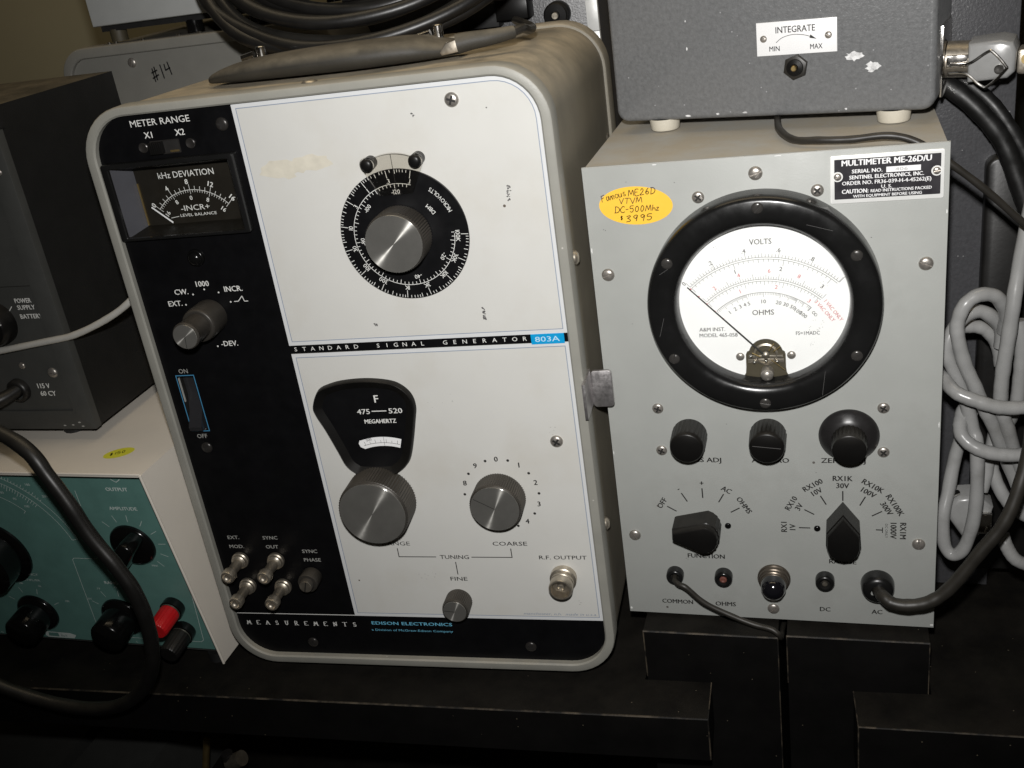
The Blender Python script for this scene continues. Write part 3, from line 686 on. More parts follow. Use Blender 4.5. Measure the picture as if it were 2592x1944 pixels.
# attenuator dial
DC = (87.0, 265.9); DR = 37.3; DW = 4.0
m = MB(*GO); m.lathe(*DC, [(DR - .8, W), (DR - .8, DW - 1.2), (DR, DW - 1.0), (DR, DW - .2), (DR - .25, DW), (0, DW)], 120); dial = m.build('attenuator_dial', 'dial_black', gen, ang=30)
m = MB(*GO); z = DW + .13; ang = lambda x: 74 + 47.2 * math.log10(x / .1)
lab = {.1: '.1', .3: '.3', 1: '1', 3: '3', 10: '10', 30: '30', 100: '100', 300: '300', 1e3: '1K', 3e3: '3K', 1e4: '10K', 3e4: '30K', 1e5: '100K'}
for d in range(-1, 5):
    for k in (10, 12, 14, 16, 18, 20, 25, 30, 35, 40, 50, 60, 70, 80, 90):
        x = k / 10 * 10 ** d; m.tick(*DC, ang(x), DR - .3, DR - (4.6 if k in (10, 30) else 2.6 if k in (20, 50) else 1.8), .32, z)
m.tick(*DC, ang(1e5), DR - .3, DR - 4.6, .32, z)
for x, s_ in lab.items(): arctxt(m, s_, *DC, DR - 6.3, ang(x) - (2 if len(s_) > 2 else 0), 2.5, z)
m.arc(*DC, 29.2, 72, 358, .3, z, 90)
for db in range(-126, -5, 2): m.tick(*DC, 74 + 47.2 * (db + 127) / 20, 29.2, 29.2 - (2.6 if db % 10 == 0 else 1.7), .3, z)
for db in range(-120, -10, 20): arctxt(m, str(db), *DC, 24.8, 74 + 47.2 * (db + 127) / 20, 2.3, z)
arctxt(m, 'MICROVOLTS', *DC, 31.2, 37, 2.3, z, inward=True, wd=17); arctxt(m, 'DBM', *DC, 22.5, 37, 2.2, z, inward=True)
m.build('dial_lettering', 'print_white', dial, smooth=False)
spun_knob(gen, GO, 86.4, 266.2, 17.2, 20.6, 'attenuator_knob', 16.2, 70, w0=DW + .1)
for u in (74.6, 102.0):
    m = MB(*GO); m.lathe(u, 307.3, [(3.6, W), (3.6, 6.2)], 28); m.lathe(u, 307.3, [(3.6, 7.7), (3.6, 8.4), (3.2, 9.2), (2, 9.8), (0, 10)], 28); m.build('cursor_post', 'knob_black', gen, ang=50)
cur = [(78.6, 290), (97.6, 290), (100.5, 296), (105.6, 305.5)] + circle(102, 307.3, 4.2, 8, -20, 80) + circle(88.2, 283, 29.6, 12, 64, 116) + circle(74.6, 307.3, 4.2, 8, 100, 200) + [(71, 305.5), (75.8, 296)]
cu_ = MB(*GO).prism(cur, 6.3, 7.6).build('cursor_window', 'acrylic', gen, smooth=False)
m = MB(*GO); m.line((88.3, 291), (88.3, 312), .3, 6.1); m.build('hairline', 'print_black', cu_, smooth=False)

# frequency window and tuning knobs
esc = [(6.9, 161.8), (7.1, 155.5), (11.6, 143.9), (16.5, 128.7), (19.4, 119.6), (23.9, 114.2), (30, 111.5), (48, 111.2), (54.2, 113.2), (61.5, 119.4), (65.9, 129.6), (71.1, 148.5), (73.2, 158.4), (71.6, 166.9), (65.9, 173.3), (58.2, 176.4), (45, 178), (31, 177.4), (21, 175.4), (12.2, 171.4)]
esc = catmull(esc, 4, True); e_in = offset(esc, 6.0)
m = MB(*GO); a = m.ring(esc, W); b = m.ring(offset(esc, .5), 3.4); c = m.ring(offset(esc, 1.2), 4.0); d = m.ring(e_in, 1.6); m.loft(a, b); m.loft(b, c); m.loft(c, d); es = m.build('frequency_window', 'knob_black', gen, ang=50)
MB(*GO).sheet(e_in, 1.6).build('window_face', 'dial_black', es, smooth=False)
m = MB(*GO); txt(m, 'F', 49, 164.4, 4.8, 1.75, bold=.02); txt(m, '475', 39, 156, 3.3, 1.75, wd=8.3, bold=.015); txt(m, '520', 59.8, 156, 3.3, 1.75, wd=8.7, bold=.015); m.line((44.4, 156.1), (54, 156.1), .6, 1.75); txt(m, 'MEGAHERTZ', 48.7, 149.2, 2.7, 1.75, wd=20.5, bold=.03)
m.build('window_lettering', 'print_white', es, smooth=False)
oi = circle(47, 94, 44.3, 14, 73, 108.5) ; ii = circle(47, 94, 38, 14, 108.5, 73)
MB(*GO).sheet(oi + [(32.4, 136.2), (31.3, 133.8), (32.2, 131.4)] + ii, 1.75).build('scale_strip', 'label_white', es, smooth=False)
m = MB(*GO); m.arc(47, 94, 40.3, 108, 73.5, .25, 1.9, 16); m.tick(47, 94, 88, 38, 44.2, .2, 1.9)
for k in range(7): m.tick(47, 94, 106 - k * 5, 40.3, 42 if k % 2 else 42.8, .22, 1.9)
txt(m, '500', 38.5, 136.6, 1.8, 1.9, rot=14); m.build('strip_marks', 'print_black', es, smooth=False)
spun_knob(gen, GO, 38.8, 94.2, 22.8, 20.6, 'range_knob', 21.5, 76, w0=W + .2)
spun_knob(gen, GO, 116.6, 94.6, 16.4, 16, 'coarse_knob', 15.2, 66, w0=W + .2, index=150)
spun_knob(gen, GO, 77.2, 15.0, 8.9, 13.2, 'fine_knob', 7.8, 40, w0=W + .2, index=175)
m = MB(*GO); zz = W + .12
for s_, u, v in (('0', 117.5, 120.4), ('1', 131.3, 116), ('2', 140.1, 103.6), ('3', 140.3, 88.3), ('4', 131.3, 75.8), ('8', 95.1, 103.8), ('9', 103.6, 116)): txt(m, s_, u, v, 3.4, zz, bold=.03)
for u, v in ((110.5, 119.2), (124.8, 119.3), (136.7, 110.2), (141.3, 95.9), (136.7, 81.4), (125, 72.4), (98.5, 110.4), (93.8, 95.7)): m.disc(u, v, .9, zz, 12)
txt(m, 'COARSE', 117.5, 59, 2.9, zz, wd=22.5, bold=.012); txt(m, 'TUNING', 79.1, 48.6, 2.9, zz, wd=19.5, bold=.012); txt(m, 'FINE', 79.4, 31.6, 2.9, zz, wd=11.5, bold=.012); txt(m, 'R.F. OUTPUT', 150.5, 48.7, 2.8, zz, wd=30.5, bold=.012); txt(m, 'RANGE', 41, 58.9, 2.9, zz, wd=19)
m.pline([(41.2, 55.2), (41.2, 48.6)], .6, zz); m.pline([(40.9, 48.6), (66.7, 48.6)], .6, zz); m.pline([(90.6, 48.6), (117.9, 48.6)], .6, zz); m.pline([(117.6, 48.6), (117.6, 55.3)], .6, zz); m.pline([(79.3, 44.8), (79.3, 35)], .6, zz)
m.build('panel_lettering', 'print_black', pl_lo, smooth=False)
m = MB(*GO); m.lathe(149.6, 34.4, [(8.4, W), (8.5, 1), (8.5, 4.6), (7.9, 5.2), (7.0, 5.4), (7.0, 6.6), (7.5, 7), (7.5, 8.4), (7.1, 8.8), (7.1, 9.6), (7.5, 10), (7.5, 14.6), (7.1, 15.3), (6.1, 15.3)], 48); rf = m.build('output_connector', 'nickel', gen, ang=40)
m = MB(*GO); m.lathe(149.6, 34.4, [(6.15, 15.3), (5.9, 9), (0, 9)], 40); m.build('connector_bore', 'dull_nickel', rf, ang=40)
m = MB(*GO); m.lathe(149.6, 34.4, [(2.6, 9), (2.6, 13), (1.9, 13.2), (1.2, 12), (0, 11.8)], 24); m.build('centre_contact', 'nickel', rf, ang=40)
# right side: studs, rear screw, strike bracket
def side_stud(v, w, r, hgt):
    m = MB(*GO); q = [(r, 0), (r * .95, hgt * .5), (r * .6, hgt * .9), (0, hgt)]; prev = None; n = 20
    for rr, hh in q:
        ring = [m.pt(177.3 + hh, v + rr * math.sin(2 * PI * k / n), w + rr * math.cos(2 * PI * k / n)) for k in range(n)] if rr > 0 else m.pt(177.3 + hh, v, w)
        if prev is not None:
            if isinstance(ring, list): m.loft(prev, ring)
            else:
                for k in range(n): m.f.append((prev[k], prev[(k + 1) % n], ring))
        prev = ring
    return m.build('side_stud', 'nickel', gen, ang=60, weld=True)
side_stud(240.5, -14, 4.3, 3.2); side_stud(65.5, -13, 4.3, 3.2); side_stud(271, -176, 3.6, 2.4)
m = MB(*GO); m.box(177.4, 179.3, 150, 172.5, -12.5, 9.5, .4, 0); br = m.build('strike_bracket', 'aluminium', gen)
m = MB(*GO); m.prism(rrect(179.2, 191.5, 147.5, 171, 2.2, 4), -14.2, -12.2, .3); m.build('bracket_flange', 'aluminium', br)
# top: foot stud and carrying handle
m = MB(*GO)
def top_dome(m, u, w, r, hgt, v0):
    prev = None; n = 22
    for rr, hh in ((r, 0), (r * .96, hgt * .4), (r * .7, hgt * .8), (r * .3, hgt * .98), (0, hgt)):
        ring = [m.pt(u + rr * math.cos(2 * PI * k / n), v0 + hh, w + rr * math.sin(2 * PI * k / n)) for k in range(n)] if rr > 0 else m.pt(u, v0 + hh, w)
        if prev is not None:
            if isinstance(ring, list): m.loft(prev, ring)
            else:
                for k in range(n): m.f.append((prev[k], prev[(k + 1) % n], ring))
        prev = ring
top_dome(m, 45, -8, 4.8, 2.6, 350.5); m.build('top_stud', 'nickel', gen, ang=60, weld=True)
m = MB(*GO); cs = []
pathh = [(-36, -58, 7, 1.6), (-33, -57, 13, 3.2), (-15, -55, 20, 5.5), (20, -50, 21, 7.0), (60, -48, 21, 7.5), (92, -52, 20, 7.0), (106, -57, 18, 5), (116, -61, 14, 3.5), (119, -62, 8, 1.8)]
pp = catmull(pathh, 4); prev = None
for u, w, hw, th in pp:
    ring = []
    for k in range(20):
        t = 2 * PI * k / 20; c_, s_ = math.cos(t), math.sin(t)
        ring.append(m.pt(u, 351.2 + th * .95 + (th * .95) * (abs(s_) ** .7) * (1 if s_ > 0 else -1), w + hw * (abs(c_) ** .8) * (1 if c_ > 0 else -1)))
    if prev: m.loft(prev, ring)
    else: m.cap(ring, True)
    prev = ring
m.cap(prev); hd = m.build('carrying_handle', 'leather', gen, ang=70, weld=True)
for u, w in ((-8, -68), (104, -66)):
    m = MB(*GO); m.tube([(u, 351, w), (u, 367, w)], 3.0, 18, 0); top_dome(m, u, w, 3.0, 1.0, 367); m.build('handle_post', 'chrome', hd, ang=50)
    m = MB(*GO); m.tube([(u - 12, 362, w + 2), (u - 4, 363.5, w + 2)], 2.2, 12, 0); m.build('handle_pin', 'chrome', hd, ang=50)
for u, w in ((-38, -96), (84, -92)):
    m = MB(*GO); top_dome(m, u, w, 3.6, 3.4, 350.5); m.build('top_stud', 'chrome', gen, ang=60, weld=True)

# ================================================================== MULTIMETER
MO = (0, 0, 0)
mm = thing('multimeter', 'grey bench multimeter with a big round white dial and orange price sticker', 'multimeter', (0, 0, 0))
MB().box(1.2, 185.8, 1.0, 296.4, -205, -1.4, 1.0).build('case_body', 'grey_case', mm)
mp = MB().box(0, 187, 0, 297.2, -1.4, 0.9, 0.5).build('front_panel', 'grey_enamel', mm)
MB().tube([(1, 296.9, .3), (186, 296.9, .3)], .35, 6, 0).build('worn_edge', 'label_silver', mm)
for u, v, k, a in ((92.5, 288.1, 'slot', 70), (8.9, 235.4, 'slot', 72), (177, 234.5, 'slot', 115), (8.7, 60.4, 'slot', 150), (177.1, 60.5, 'slot', 0), (92.5, 8.5, 'slot', 45),
                   (62.1, 277.1, 'phil', 40), (123.4, 276.9, 'phil', 45), (30.4, 150.4, 'phil', 20), (156.9, 150.3, 'phil', 30), (30.5, 122, 'phil', 25), (157.1, 122.1, 'phil', 40)):
    screw(mm, u, v, .9, k, a)
# big meter
BC = (93.8, 217.4)
m = MB(); m.lathe(*BC, [(62.3, .9), (62.3, 11), (62.0, 13.4), (61.0, 15.2), (59.4, 16.0), (51.6, 16.2), (48.6, 15.6), (46.6, 13.8), (45.6, 10.5), (45.4, 4.9), (47.5, 4.9)], 120); bz = m.build('meter_bezel', 'bakelite', mm, ang=40)
m = MB(); m.sheet(circle(*BC, 47.6, 80), 3.2); m.build('meter_interior', 'olive_interior', bz, smooth=False)
for k in range(6):
    a = 90 + 60 * k; screw(mm, BC[0] + 56.3 * math.cos(R(a)), BC[1] + 56.3 * math.sin(R(a)), 15.9, 'bezel', (30, 80, 10, 100, 60, 140)[k])
# dial plate with the cut-out for the movement
PV = (94.3, 185.9)
plate = []
arcp = circle(93.8, 216.6, 45.6, 90, -72.5, 252.5)
plate += arcp
plate += [(81.8, 172.6), (83.0, 174.6), (83.3, 178), (83.4, 186.0), (84.2, 187.9)] + circle(94.4, 186.0, 9.4, 16, 165, 15) + [(104.6, 187.7), (105.1, 186), (105.1, 178), (105.5, 174.8), (106.6, 172.8)]
m = MB(); holed(m, plate, [], 4.6); fl_ = m.ring(plate, 4.6); bk = m.ring(plate, 3.8); m.loft(bk, fl_); dp = m.build('dial_plate', 'dial_white', bz, smooth=False)
z = 4.72
mk = MB(); mr = MB()
A0, A1 = 133.3, 46.6
def fa(x): return A0 + (A1 - A0) * x
mk.arc(*PV, 57.2, A0, A1, .22, z, 60); mk.arc(*PV, 56.1, A0, A1, .22, z, 60)
for k in range(51): mk.tick(*PV, fa(k / 50), 57.2, 57.2 + (3.4 if k % 10 == 0 else 2.2 if k % 5 == 0 else 1.7), .2, z)
for k in range(31): mk.tick(*PV, fa(k / 31.5 + 0), 56.1, 56.1 - (3.2 if k % 10 == 0 else 2.0 if k % 5 == 0 else 1.5), .2, z)
mk.tick(*PV, A1 - .4, 57.2, 63.5, .22, z)
mk.arc(*PV, 44.7, A0, A1, .22, z, 50); mk.arc(*PV, 43.6, A0, A1, .22, z, 50)
for k in range(51): mk.tick(*PV, fa((k / 50) ** .93), 44.7, 44.7 + (3.2 if k % 10 == 0 else 2.6 if k % 5 == 0 else 1.6), .18, z)
for k in range(31): mk.tick(*PV, fa(.975 * (k / 30) ** .93), 43.6, 43.6 - (3.0 if k % 10 == 0 else 2.4 if k % 5 == 0 else 1.5), .18, z)
mk.arc(*PV, 37.1, A0, A1 + 1, .22, z, 50)
def oa(x): return fa(x / (x + 10.0))
for x in [i / 10 for i in range(0, 50, 2)] + [5 + i * .5 for i in range(0, 10)] + list(range(10, 20)) + list(range(20, 50, 2)) + list(range(50, 100, 10)) + [100, 200, 300, 500]:
    big = x in (1, 2, 3, 4, 5, 10, 20, 30, 50, 100, 500); mk.tick(*PV, oa(x), 37.1, 37.1 - (2.7 if big else 1.5), .17, z)
mk.tick(*PV, A1 + 1, 37.1, 34.5, .3, z)
for s_, u, v, ro in (('.2', 66.7, 240.9, 27), ('.4', 84.7, 246.9, 9), ('.6', 103.1, 246.8, -9), ('.8', 120.3, 241, -27), ('0', 51.7, 229.6, 44), ('1', 79.8, 235.4, 15), ('2', 104, 236, -11), ('3', 125.2, 225.2, -38)): txt(mk, s_, u, v, 2.3, z, rot=ro, bold=.012)
for s_, u, v, ro in (('2', 68.3, 226.4, 38), ('4', 81.6, 233.2, 17), ('6', 97.9, 235.2, -6), ('8', 113.4, 231.4, -28), ('1', 82, 224.0, 20), ('2', 101.3, 225.8, -11), ('3', 118.3, 217.2, -40)): txt(mr, s_, u, v, 2.2, z, rot=ro, bold=.012)
for x, s_ in ((1, '1'), (2, '2'), (3, '3'), (4, '4'), (5, '5'), (10, '10'), (20, '20'), (30, '30'), (50, '50'), (100, '100'), (500, '500')):
    a = oa(x); rr = 31.8 if x < 60 else 31.2; txt(mk, s_, PV[0] + rr * math.cos(R(a)), PV[1] + rr * math.sin(R(a)), 2.1, z, rot=a - 90, bold=.01)
for q in (-.62, .62): mk.arc(121.0 + q * .8, 209.6 - q, .72, 0, 360, .3, z, 14)
txt(mk, 'VOLTS', 93.8, 251.9, 3.0, z, wd=11.6, bold=.01); txt(mk, 'OHMS', 93.8, 211.3, 3.0, z, wd=11.6, bold=.01)
txt(mk, 'A&M INST.', 58.5, 201.9, 2.2, z, wd=14.3, al='l', bold=.012); txt(mk, 'MODEL 465-058', 58.4, 198.3, 2.2, z, wd=21, al='l', bold=.012); txt(mk, 'FS=1MADC', 110.9, 198.4, 2.1, z, wd=12.6, al='l', bold=.012)
txt(mr, '1 VAC ONLY', 130.9, 211.2, 2.0, z, wd=14.5, rot=-54, bold=.01); txt(mr, '3 VAC ONLY', 126.4, 211, 2.0, z, wd=15, rot=-52, bold=.01)
for k in range(5): mr.disc(51.8 + 3.4 + k * 4.2, 226.3 - k * 4.55, .55, z, 10)
mk.build('scale_lettering', 'print_dim', dp, smooth=False); mr.build('red_lettering', 'print_red', dp, smooth=False)
m = MB(); rn = random.Random(12)
for cu, cv, n, su, sv in ((69, 238, 10, 1.5, 1.5), (126, 226, 8, 2, 2), (122, 203, 14, 4, 3), (100, 254, 2, .6, .6), (120, 192, 5, 2, 1), (70, 250, 4, 2, 1)):
    for k in range(n): m.sheet(blob(cu + rn.uniform(-su, su), cv + rn.uniform(-sv, sv), rn.uniform(.15, .45), rn.uniform(.1, .3), rn.random(), 6), z + .02 + .002 * k)
m.build('dial_smudge', 'print_grey', dp, smooth=False)
for u, v in ((80.3, 184.9), (108.2, 185.4)): screw(bz, u, v, 4.6, 'rivet', 0)
# needle and movement
nd = MB(); na = 134.1; c_, s_ = math.cos(R(na)), math.sin(R(na))
nd.tube([(PV[0], PV[1], 6.6), (PV[0] + 58.5 * c_, PV[1] + 58.5 * s_, 6.0)], lambda t: .5 - .2 * t, 8, 0); nd.build('needle', 'print_black', bz)
m = MB(); m.lathe(*PV, [(6.6, 3.4), (6.6, 4.4), (5.6, 4.8), (5.2, 3.6)], 30); m.box(85, 103.6, 183.6, 185.4, 3.4, 4.6, .2); m.box(84.4, 104.2, 180.5, 183, 3.4, 4.0, .2); m.lathe(94.3, 186.2, [(2.2, 3.4), (2.2, 6.4), (1.2, 7.4), (0, 7.6)], 18)
mv = m.build('movement', 'dull_nickel', bz, ang=40)
m = MB(); m.tube([(97, 183.6, 6.2), (104.4, 176.8, 5.6)], .22, 6, 0); m.tube([(96.2, 189, 6.4), (99, 193, 6)], .3, 6, 0); m.tube([(98.6, 188.4, 6.4), (102.4, 191.2, 6)], .3, 6, 0); m.tube([(87, 187.5, 6), (91.5, 185.2, 6.4)], .35, 6, 0); m.build('counterweight_arm', 'brass', mv)
for u, v in ((86.2, 185.2), (94.4, 182.2), (88, 181.5), (100.5, 181.8)):
    m = MB(); m.lathe(u, v, [(1.0, 4), (1.0, 5.4), (.5, 5.9), (0, 6)], 14); m.build('movement_screw', 'chrome', mv, ang=50)
m = MB(); m.lathe(94.8, 175.0, [(3.6, 3.3), (3.6, 8.4), (3.2, 9.6), (1.8, 10.6), (0, 10.9)], 30); m.build('zero_adjuster', 'screw_steel', bz, ang=60)
MB().sheet(circle(*BC, 45.55, 80), 11.4).build('meter_glass', 'glass', bz, smooth=False)

# name plate
npl = MB().box(129.8, 184.4, 269.2, 294.2, .9, 1.7, .3, 1).build('name_plate', 'label_silver', mm)
m = MB(); m.sheet(rrect(131.9, 182.7, 271.5, 292.3, .3, 2), 1.82); m.build('plate_field', 'label_black', npl, smooth=False)
m = MB(); z = 1.95
txt(m, 'MULTIMETER ME-26D/U', 156.9, 290.3, 2.9, z, wd=42.6, bold=.035); txt(m, 'SERIAL NO.', 147.8, 285.8, 1.9, z, wd=14.6, bold=.03); txt(m, 'SENTINEL ELECTRONICS, INC.', 157, 282.7, 1.9, z, wd=35.5, bold=.03); txt(m, 'ORDER NO. FR36-039-H-4-45262(E)', 157, 279.8, 1.9, z, wd=42.6, bold=.02)
txt(m, 'U. S.', 157.2, 277.2, 1.7, z, wd=5, bold=.02); txt(m, 'CAUTION:', 142, 275.5, 2.1, z, wd=12.8, bold=.03); txt(m, 'READ INSTRUCTIONS PACKED', 164.1, 275.2, 1.5, z, wd=29, bold=.02); txt(m, 'WITH EQUIPMENT BEFORE USING', 157.5, 272.8, 1.4, z, wd=33, bold=.02)
m.sheet([(157, 284.3), (173.3, 284.3), (173.3, 287.1), (157, 287.1)], z); m.build('plate_lettering', 'label_white', npl, smooth=False)
m = MB(); txt(m, '406', 164.2, 285.7, 1.6, z + .1, wd=6); m.build('serial_number', 'print_grey', npl, smooth=False)
for u, v, a in ((133.5, 283.4, 60), (180.8, 283.5, 80)):
    m = MB(); m.disc(u, v, 2.6, z); m.build('eyelet', 'label_silver', npl, smooth=False); screw(npl, u, v, 1.97, 'tiny', a)
# price sticker
st = MB(); st.prism([(28.1 + 20.2 * math.cos(t), 274.6 + 10.7 * math.sin(t) - 0.8 * math.cos(t)) for t in [2 * PI * k / 56 for k in range(56)]], .92, 1.05); sk = st.build('price_sticker', 'sticker_orange', mm, smooth=False); note(sk, 'orange oval price sticker with handwriting')
m = MB(); z = 1.15
hand(m, 'F', 9.8, 277.6, 3.6, z, .42, 16); hand(m, 'amous', 12.3, 278.2, 4.0, z, .38, 12); hand(m, 'ME26D', 24.6, 280.0, 3.4, z, .42, 3)
hand(m, 'VTVM', 19.0, 275.9, 3.1, z, .4, 1, sx=1.2); hand(m, 'DC-500Mhz', 16.2, 271.2, 3.3, z, .42, 0, sx=1.06); hand(m, '$', 19.0, 267.0, 2.2, z, .4, 2); hand(m, '3995', 22.0, 265.6, 3.6, z, .44, 2, sx=1.25)
m.build('handwriting', 'ink', sk, smooth=False)
m = MB()
for (u, v, n) in ((24, 288, 1), (9, 262, 2), (50, 286, 1), (150, 250, 1), (70, 140, 1), (20, 205, 1), (40, 44, 2), (120, 108, 1)):
    for k in range(n): m.sheet(blob(u + k, v - k * .6, .35, .3, u + k, 7), 1.0)
m.build('paint_chip', 'print_dim', mm, smooth=False)

for i, (u, v, ru, rv) in enumerate(((1.0, 250, .5, 2.2), (.8, 120, .4, 1.6), (1.2, 3, .9, 1.2), (186, 140, .5, 2.4), (185.8, 2.2, 1.2, 1.0), (186.2, 262, .4, 1.5), (40, 296.3, 1.6, .4), (104, 296.4, 2.4, .4), (70, .7, 2, .4))):
    m = MB(); m.sheet(blob(u, v, ru, rv, i + 77, 12, .5), .97); m.build('paint_chip', 'label_silver', mm, smooth=False)
# fluted knobs
def fluted(u, v, r, h, r2, name='adjust_knob', w0=.9):
    m = MB(); m.lathe(u, v, [(r * .97, w0 + .3), (r, w0 + 1.2), (r * .97, h - 4.2), (r * .95, h - 3.2), (r * .93, h - 1.4), (r2, h - .5), (r2 * .92, h), (0, h - .3)], 96, knurl=(.42, 1, 2, 4)); return m.build(name, 'knob_black', mm, ang=45)
fluted(48.2, 133.3, 10.5, 19.2, 9.2); k2 = fluted(93.6, 133.5, 10.6, 19.0, 9.3)
m = MB(); m.line((85.5, 135.2), (101.5, 133.6), .3, 18.98); m.build('knob_scratch', 'print_dim', k2, smooth=False)
k3 = fluted(138.4, 133, 9.9, 19.6, 9.2)
m = MB(); m.lathe(138.4, 133, [(16.6, 1.0), (16.7, 1.6), (16.4, 2.4), (14.5, 4.2), (12, 6.2), (10.2, 7.2), (9.4, 7.4)], 64); m.build('knob_skirt', 'bakelite_side', k3, ang=60)
# function switch: bar knob
def prism_knob(name, poly, base, h, rot, bev=1.4):
    c_, s_ = math.cos(R(rot)), math.sin(R(rot)); m = MB()
    q = [(base[0] + x * c_ - y * s_, base[1] + x * s_ + y * c_) for x, y in poly]
    a = m.ring(q, 1.1); b = m.ring(q, h - bev - 3); m.loft(a, b); q2 = offset(q, .5); c = m.ring(q2, h - bev - 2.6); m.loft(b, c); d = m.ring(q2, h - bev); m.loft(c, d); e = m.ring(offset(q2, bev * .4), h - bev * .3); m.loft(d, e); f = m.ring(offset(q2, bev), h); m.loft(e, f); m.cap(f)
    return m.build(name, 'knob_black', mm, ang=32)
bar = [(-19.5, -3.2), (-19.8, 3.2), (-18.6, 4.0), (0, 10.4)] + [(11.2 * math.cos(R(a)) - (.5 if i % 2 else 0), 11.2 * math.sin(R(a))) for i, a in enumerate(range(80, -85, -9))] + [(0, -10.4), (-18.4, -4.0)]
prism_knob('function_knob', [(x * .93, y * .95) for x, y in bar[::-1]], (53.0, 69.8), 19.4, -6)
dia = [(0, 19.2), (-9.4, 6.2), (-9.8, -2.5), (-8.2, -7.6), (-4.4, -10.8), (0, -11.8), (4.4, -10.8), (8.2, -7.6), (9.8, -2.5), (9.4, 6.2)]
rk_ = prism_knob('range_knob', dia, (134.8, 69.4), 19.6, 0, 1.2)
z = .9 + .1
for s_, u, v, wd in (('OHMS ADJ', 53.1, 115.7, 24), ('AC ZERO', 94.2, 115.9, 20.5), ('ZERO ADJ', 135.2, 116.2, 23.5), ('FUNCTION', 52.6, 46.3, 22), ('RANGE', 134.5, 46, 15), ('COMMON', 32.1, 10.1, 19), ('OHMS', 62.8, 10.1, 12.2), ('DC', 123.8, 9.9, 5.9), ('AC', 154.3, 9.9, 5.9)):
    m = MB(); txt(m, s_, u, v, 3.1, z, wd=wd * 1.04, bold=.03); m.build('legend_lettering', 'print_black', mp, smooth=False)
fl_lab = (('OFF', 27.8, 84.6, 58), ('-', 38.4, 95.2, 32), ('+', 53, 99.4, 0), ('AC', 67.6, 95, -30), ('OHMS', 77.7, 84.4, -58))
fl_tick = (((30.8, 82.3), (36.4, 78.9)), ((40.2, 92.1), (43.5, 86.1)), ((53, 95.8), (53.1, 88.9)), ((65.8, 92), (62.5, 86.1)), ((74.9, 82.4), (69.4, 79.1)))
rg_lab = (('RX1', 100.7, 69.7, 90), ('1V', 105.7, 69.8, 90), ('RX10', 105.3, 86.6, 60), ('3V', 109.8, 84.3, 60), ('RX100', 117.9, 99.4, 32), ('10V', 120.2, 95, 32), ('RX1K', 134.8, 104.3, 0), ('30V', 134.8, 99.4, 0),
          ('RX10K', 151.6, 99.5, -32), ('100V', 149.2, 95, -32), ('RX100K', 163.8, 86.8, -60), ('300V', 159.2, 84.4, -60), ('RX1M', 168.4, 69.3, -90), ('1000V', 163.1, 69.2, -90))
rg_tick = (((109.4, 69.5), (116, 69.5)), ((112.8, 82.4), (118.5, 79.1)), ((122.2, 92.2), (125.4, 86.2)), ((134.8, 95.8), (134.8, 89.1)), ((147.4, 92.2), (144.3, 86.1)), ((156.7, 82.5), (151, 79.1)), ((153.3, 69.6), (157.0, 69.5)))
for labs, ticks, nm in ((fl_lab, fl_tick, 'function_scale'), (rg_lab, rg_tick, 'range_scale')):
    m = MB()
    for a, b in ticks: m.line(a, b, .75, z)
    for s_, u, v, ro in labs: txt(m, s_, u, v, 3.35, z, rot=ro, sx=.93, bold=.03)
    if nm == 'range_scale': m.line((157.0, 67.6), (157.0, 71.4), .5, z); txt(m, 'DC ONLY', 159.2, 69, 1.4, z, rot=-90, sx=1.1)
    m.build(nm, 'print_black', mp, smooth=False)
m = MB()
for a, b in (((40.5, 239.5), (46, 243)), ((118, 263.5), (131, 259.5)), ((124.5, 166), (126.2, 180.5)), ((38, 203), (41, 214))): m.line(a, b, .16, 16.35)
m.build('bezel_scratch', 'print_dim', bz, smooth=False)
for u, v in ((67.3, 69.5), (120.0, 69.5)):
    m = MB(); m.lathe(u, v, [(1.9, .95), (1.9, 1.8), (1.3, 2.3), (0, 2.4)], 18); m.build('stop_pin', 'knob_gloss', mm, ang=60)
# jacks, lamp
def jack(u, v, r, hgt, name='jack'):
    m = MB(); m.lathe(u, v, [(r, .95), (r * 1.02, 2), (r, hgt - 1.5), (r * .9, hgt - .4), (r * .72, hgt), (r * .6, hgt - .3)], 32); j = m.build(name, 'bakelite', mm, ang=50)
    m = MB(); m.lathe(u, v, [(r * .61, hgt - .3), (r * .58, 2.4), (0, 2.4)], 24); m.build('socket_bore', 'recess', j); return j
jack(32.4, 32.4, 5.4, 7); jack(62.9, 32.6, 5.5, 7.5); jack(124.0, 33.0, 5.6, 7.5)
m = MB(); m.lathe(62.9, 32.6, [(2.2, 2.5), (2.2, 6.6), (1.4, 6.9), (0, 6)], 16); m.build('jack_contact', 'dull_red', mm)
m = MB(); m.lathe(124.0, 33.0, [(1.6, 2.5), (1.6, 6.8), (0, 7)], 16); m.build('jack_contact', 'dull_nickel', mm)
m = MB(); m.lathe(93.6, 32, [(10.0, .95), (10.0, 2.4), (9.4, 3), (9.2, 5), (8.6, 5.4), (8.4, 7), (7.9, 7.4), (7.6, 8.6), (7.0, 9)], 48); lp = m.build('lamp_bezel', 'dark_nickel', mm, ang=35)
m = MB(); m.lathe(93.6, 32, [(7.5, 8.8), (7.5, 12.5), (6.3, 15.8), (3.9, 17.8), (1.5, 18.6), (0, 18.7)], 40); m.build('lamp_jewel', 'jewel', lp, ang=60)
m = MB(); m.lathe(154.4, 31.4, [(9.6, .95), (9.8, 2), (9.4, 7), (8.6, 9.2), (6.8, 10.4), (4.2, 10.6)], 40); m.build('probe_boss', 'bakelite', mm, ang=50)
for u in (16, 171):
    for w in (-16, -190):
        m = MB(); m.tube([(u, -1.7 if u < 90 else -3.0, w), (u, 1.2, w)], 7, 14, 0); m.build('foot', 'black_soft', mm)

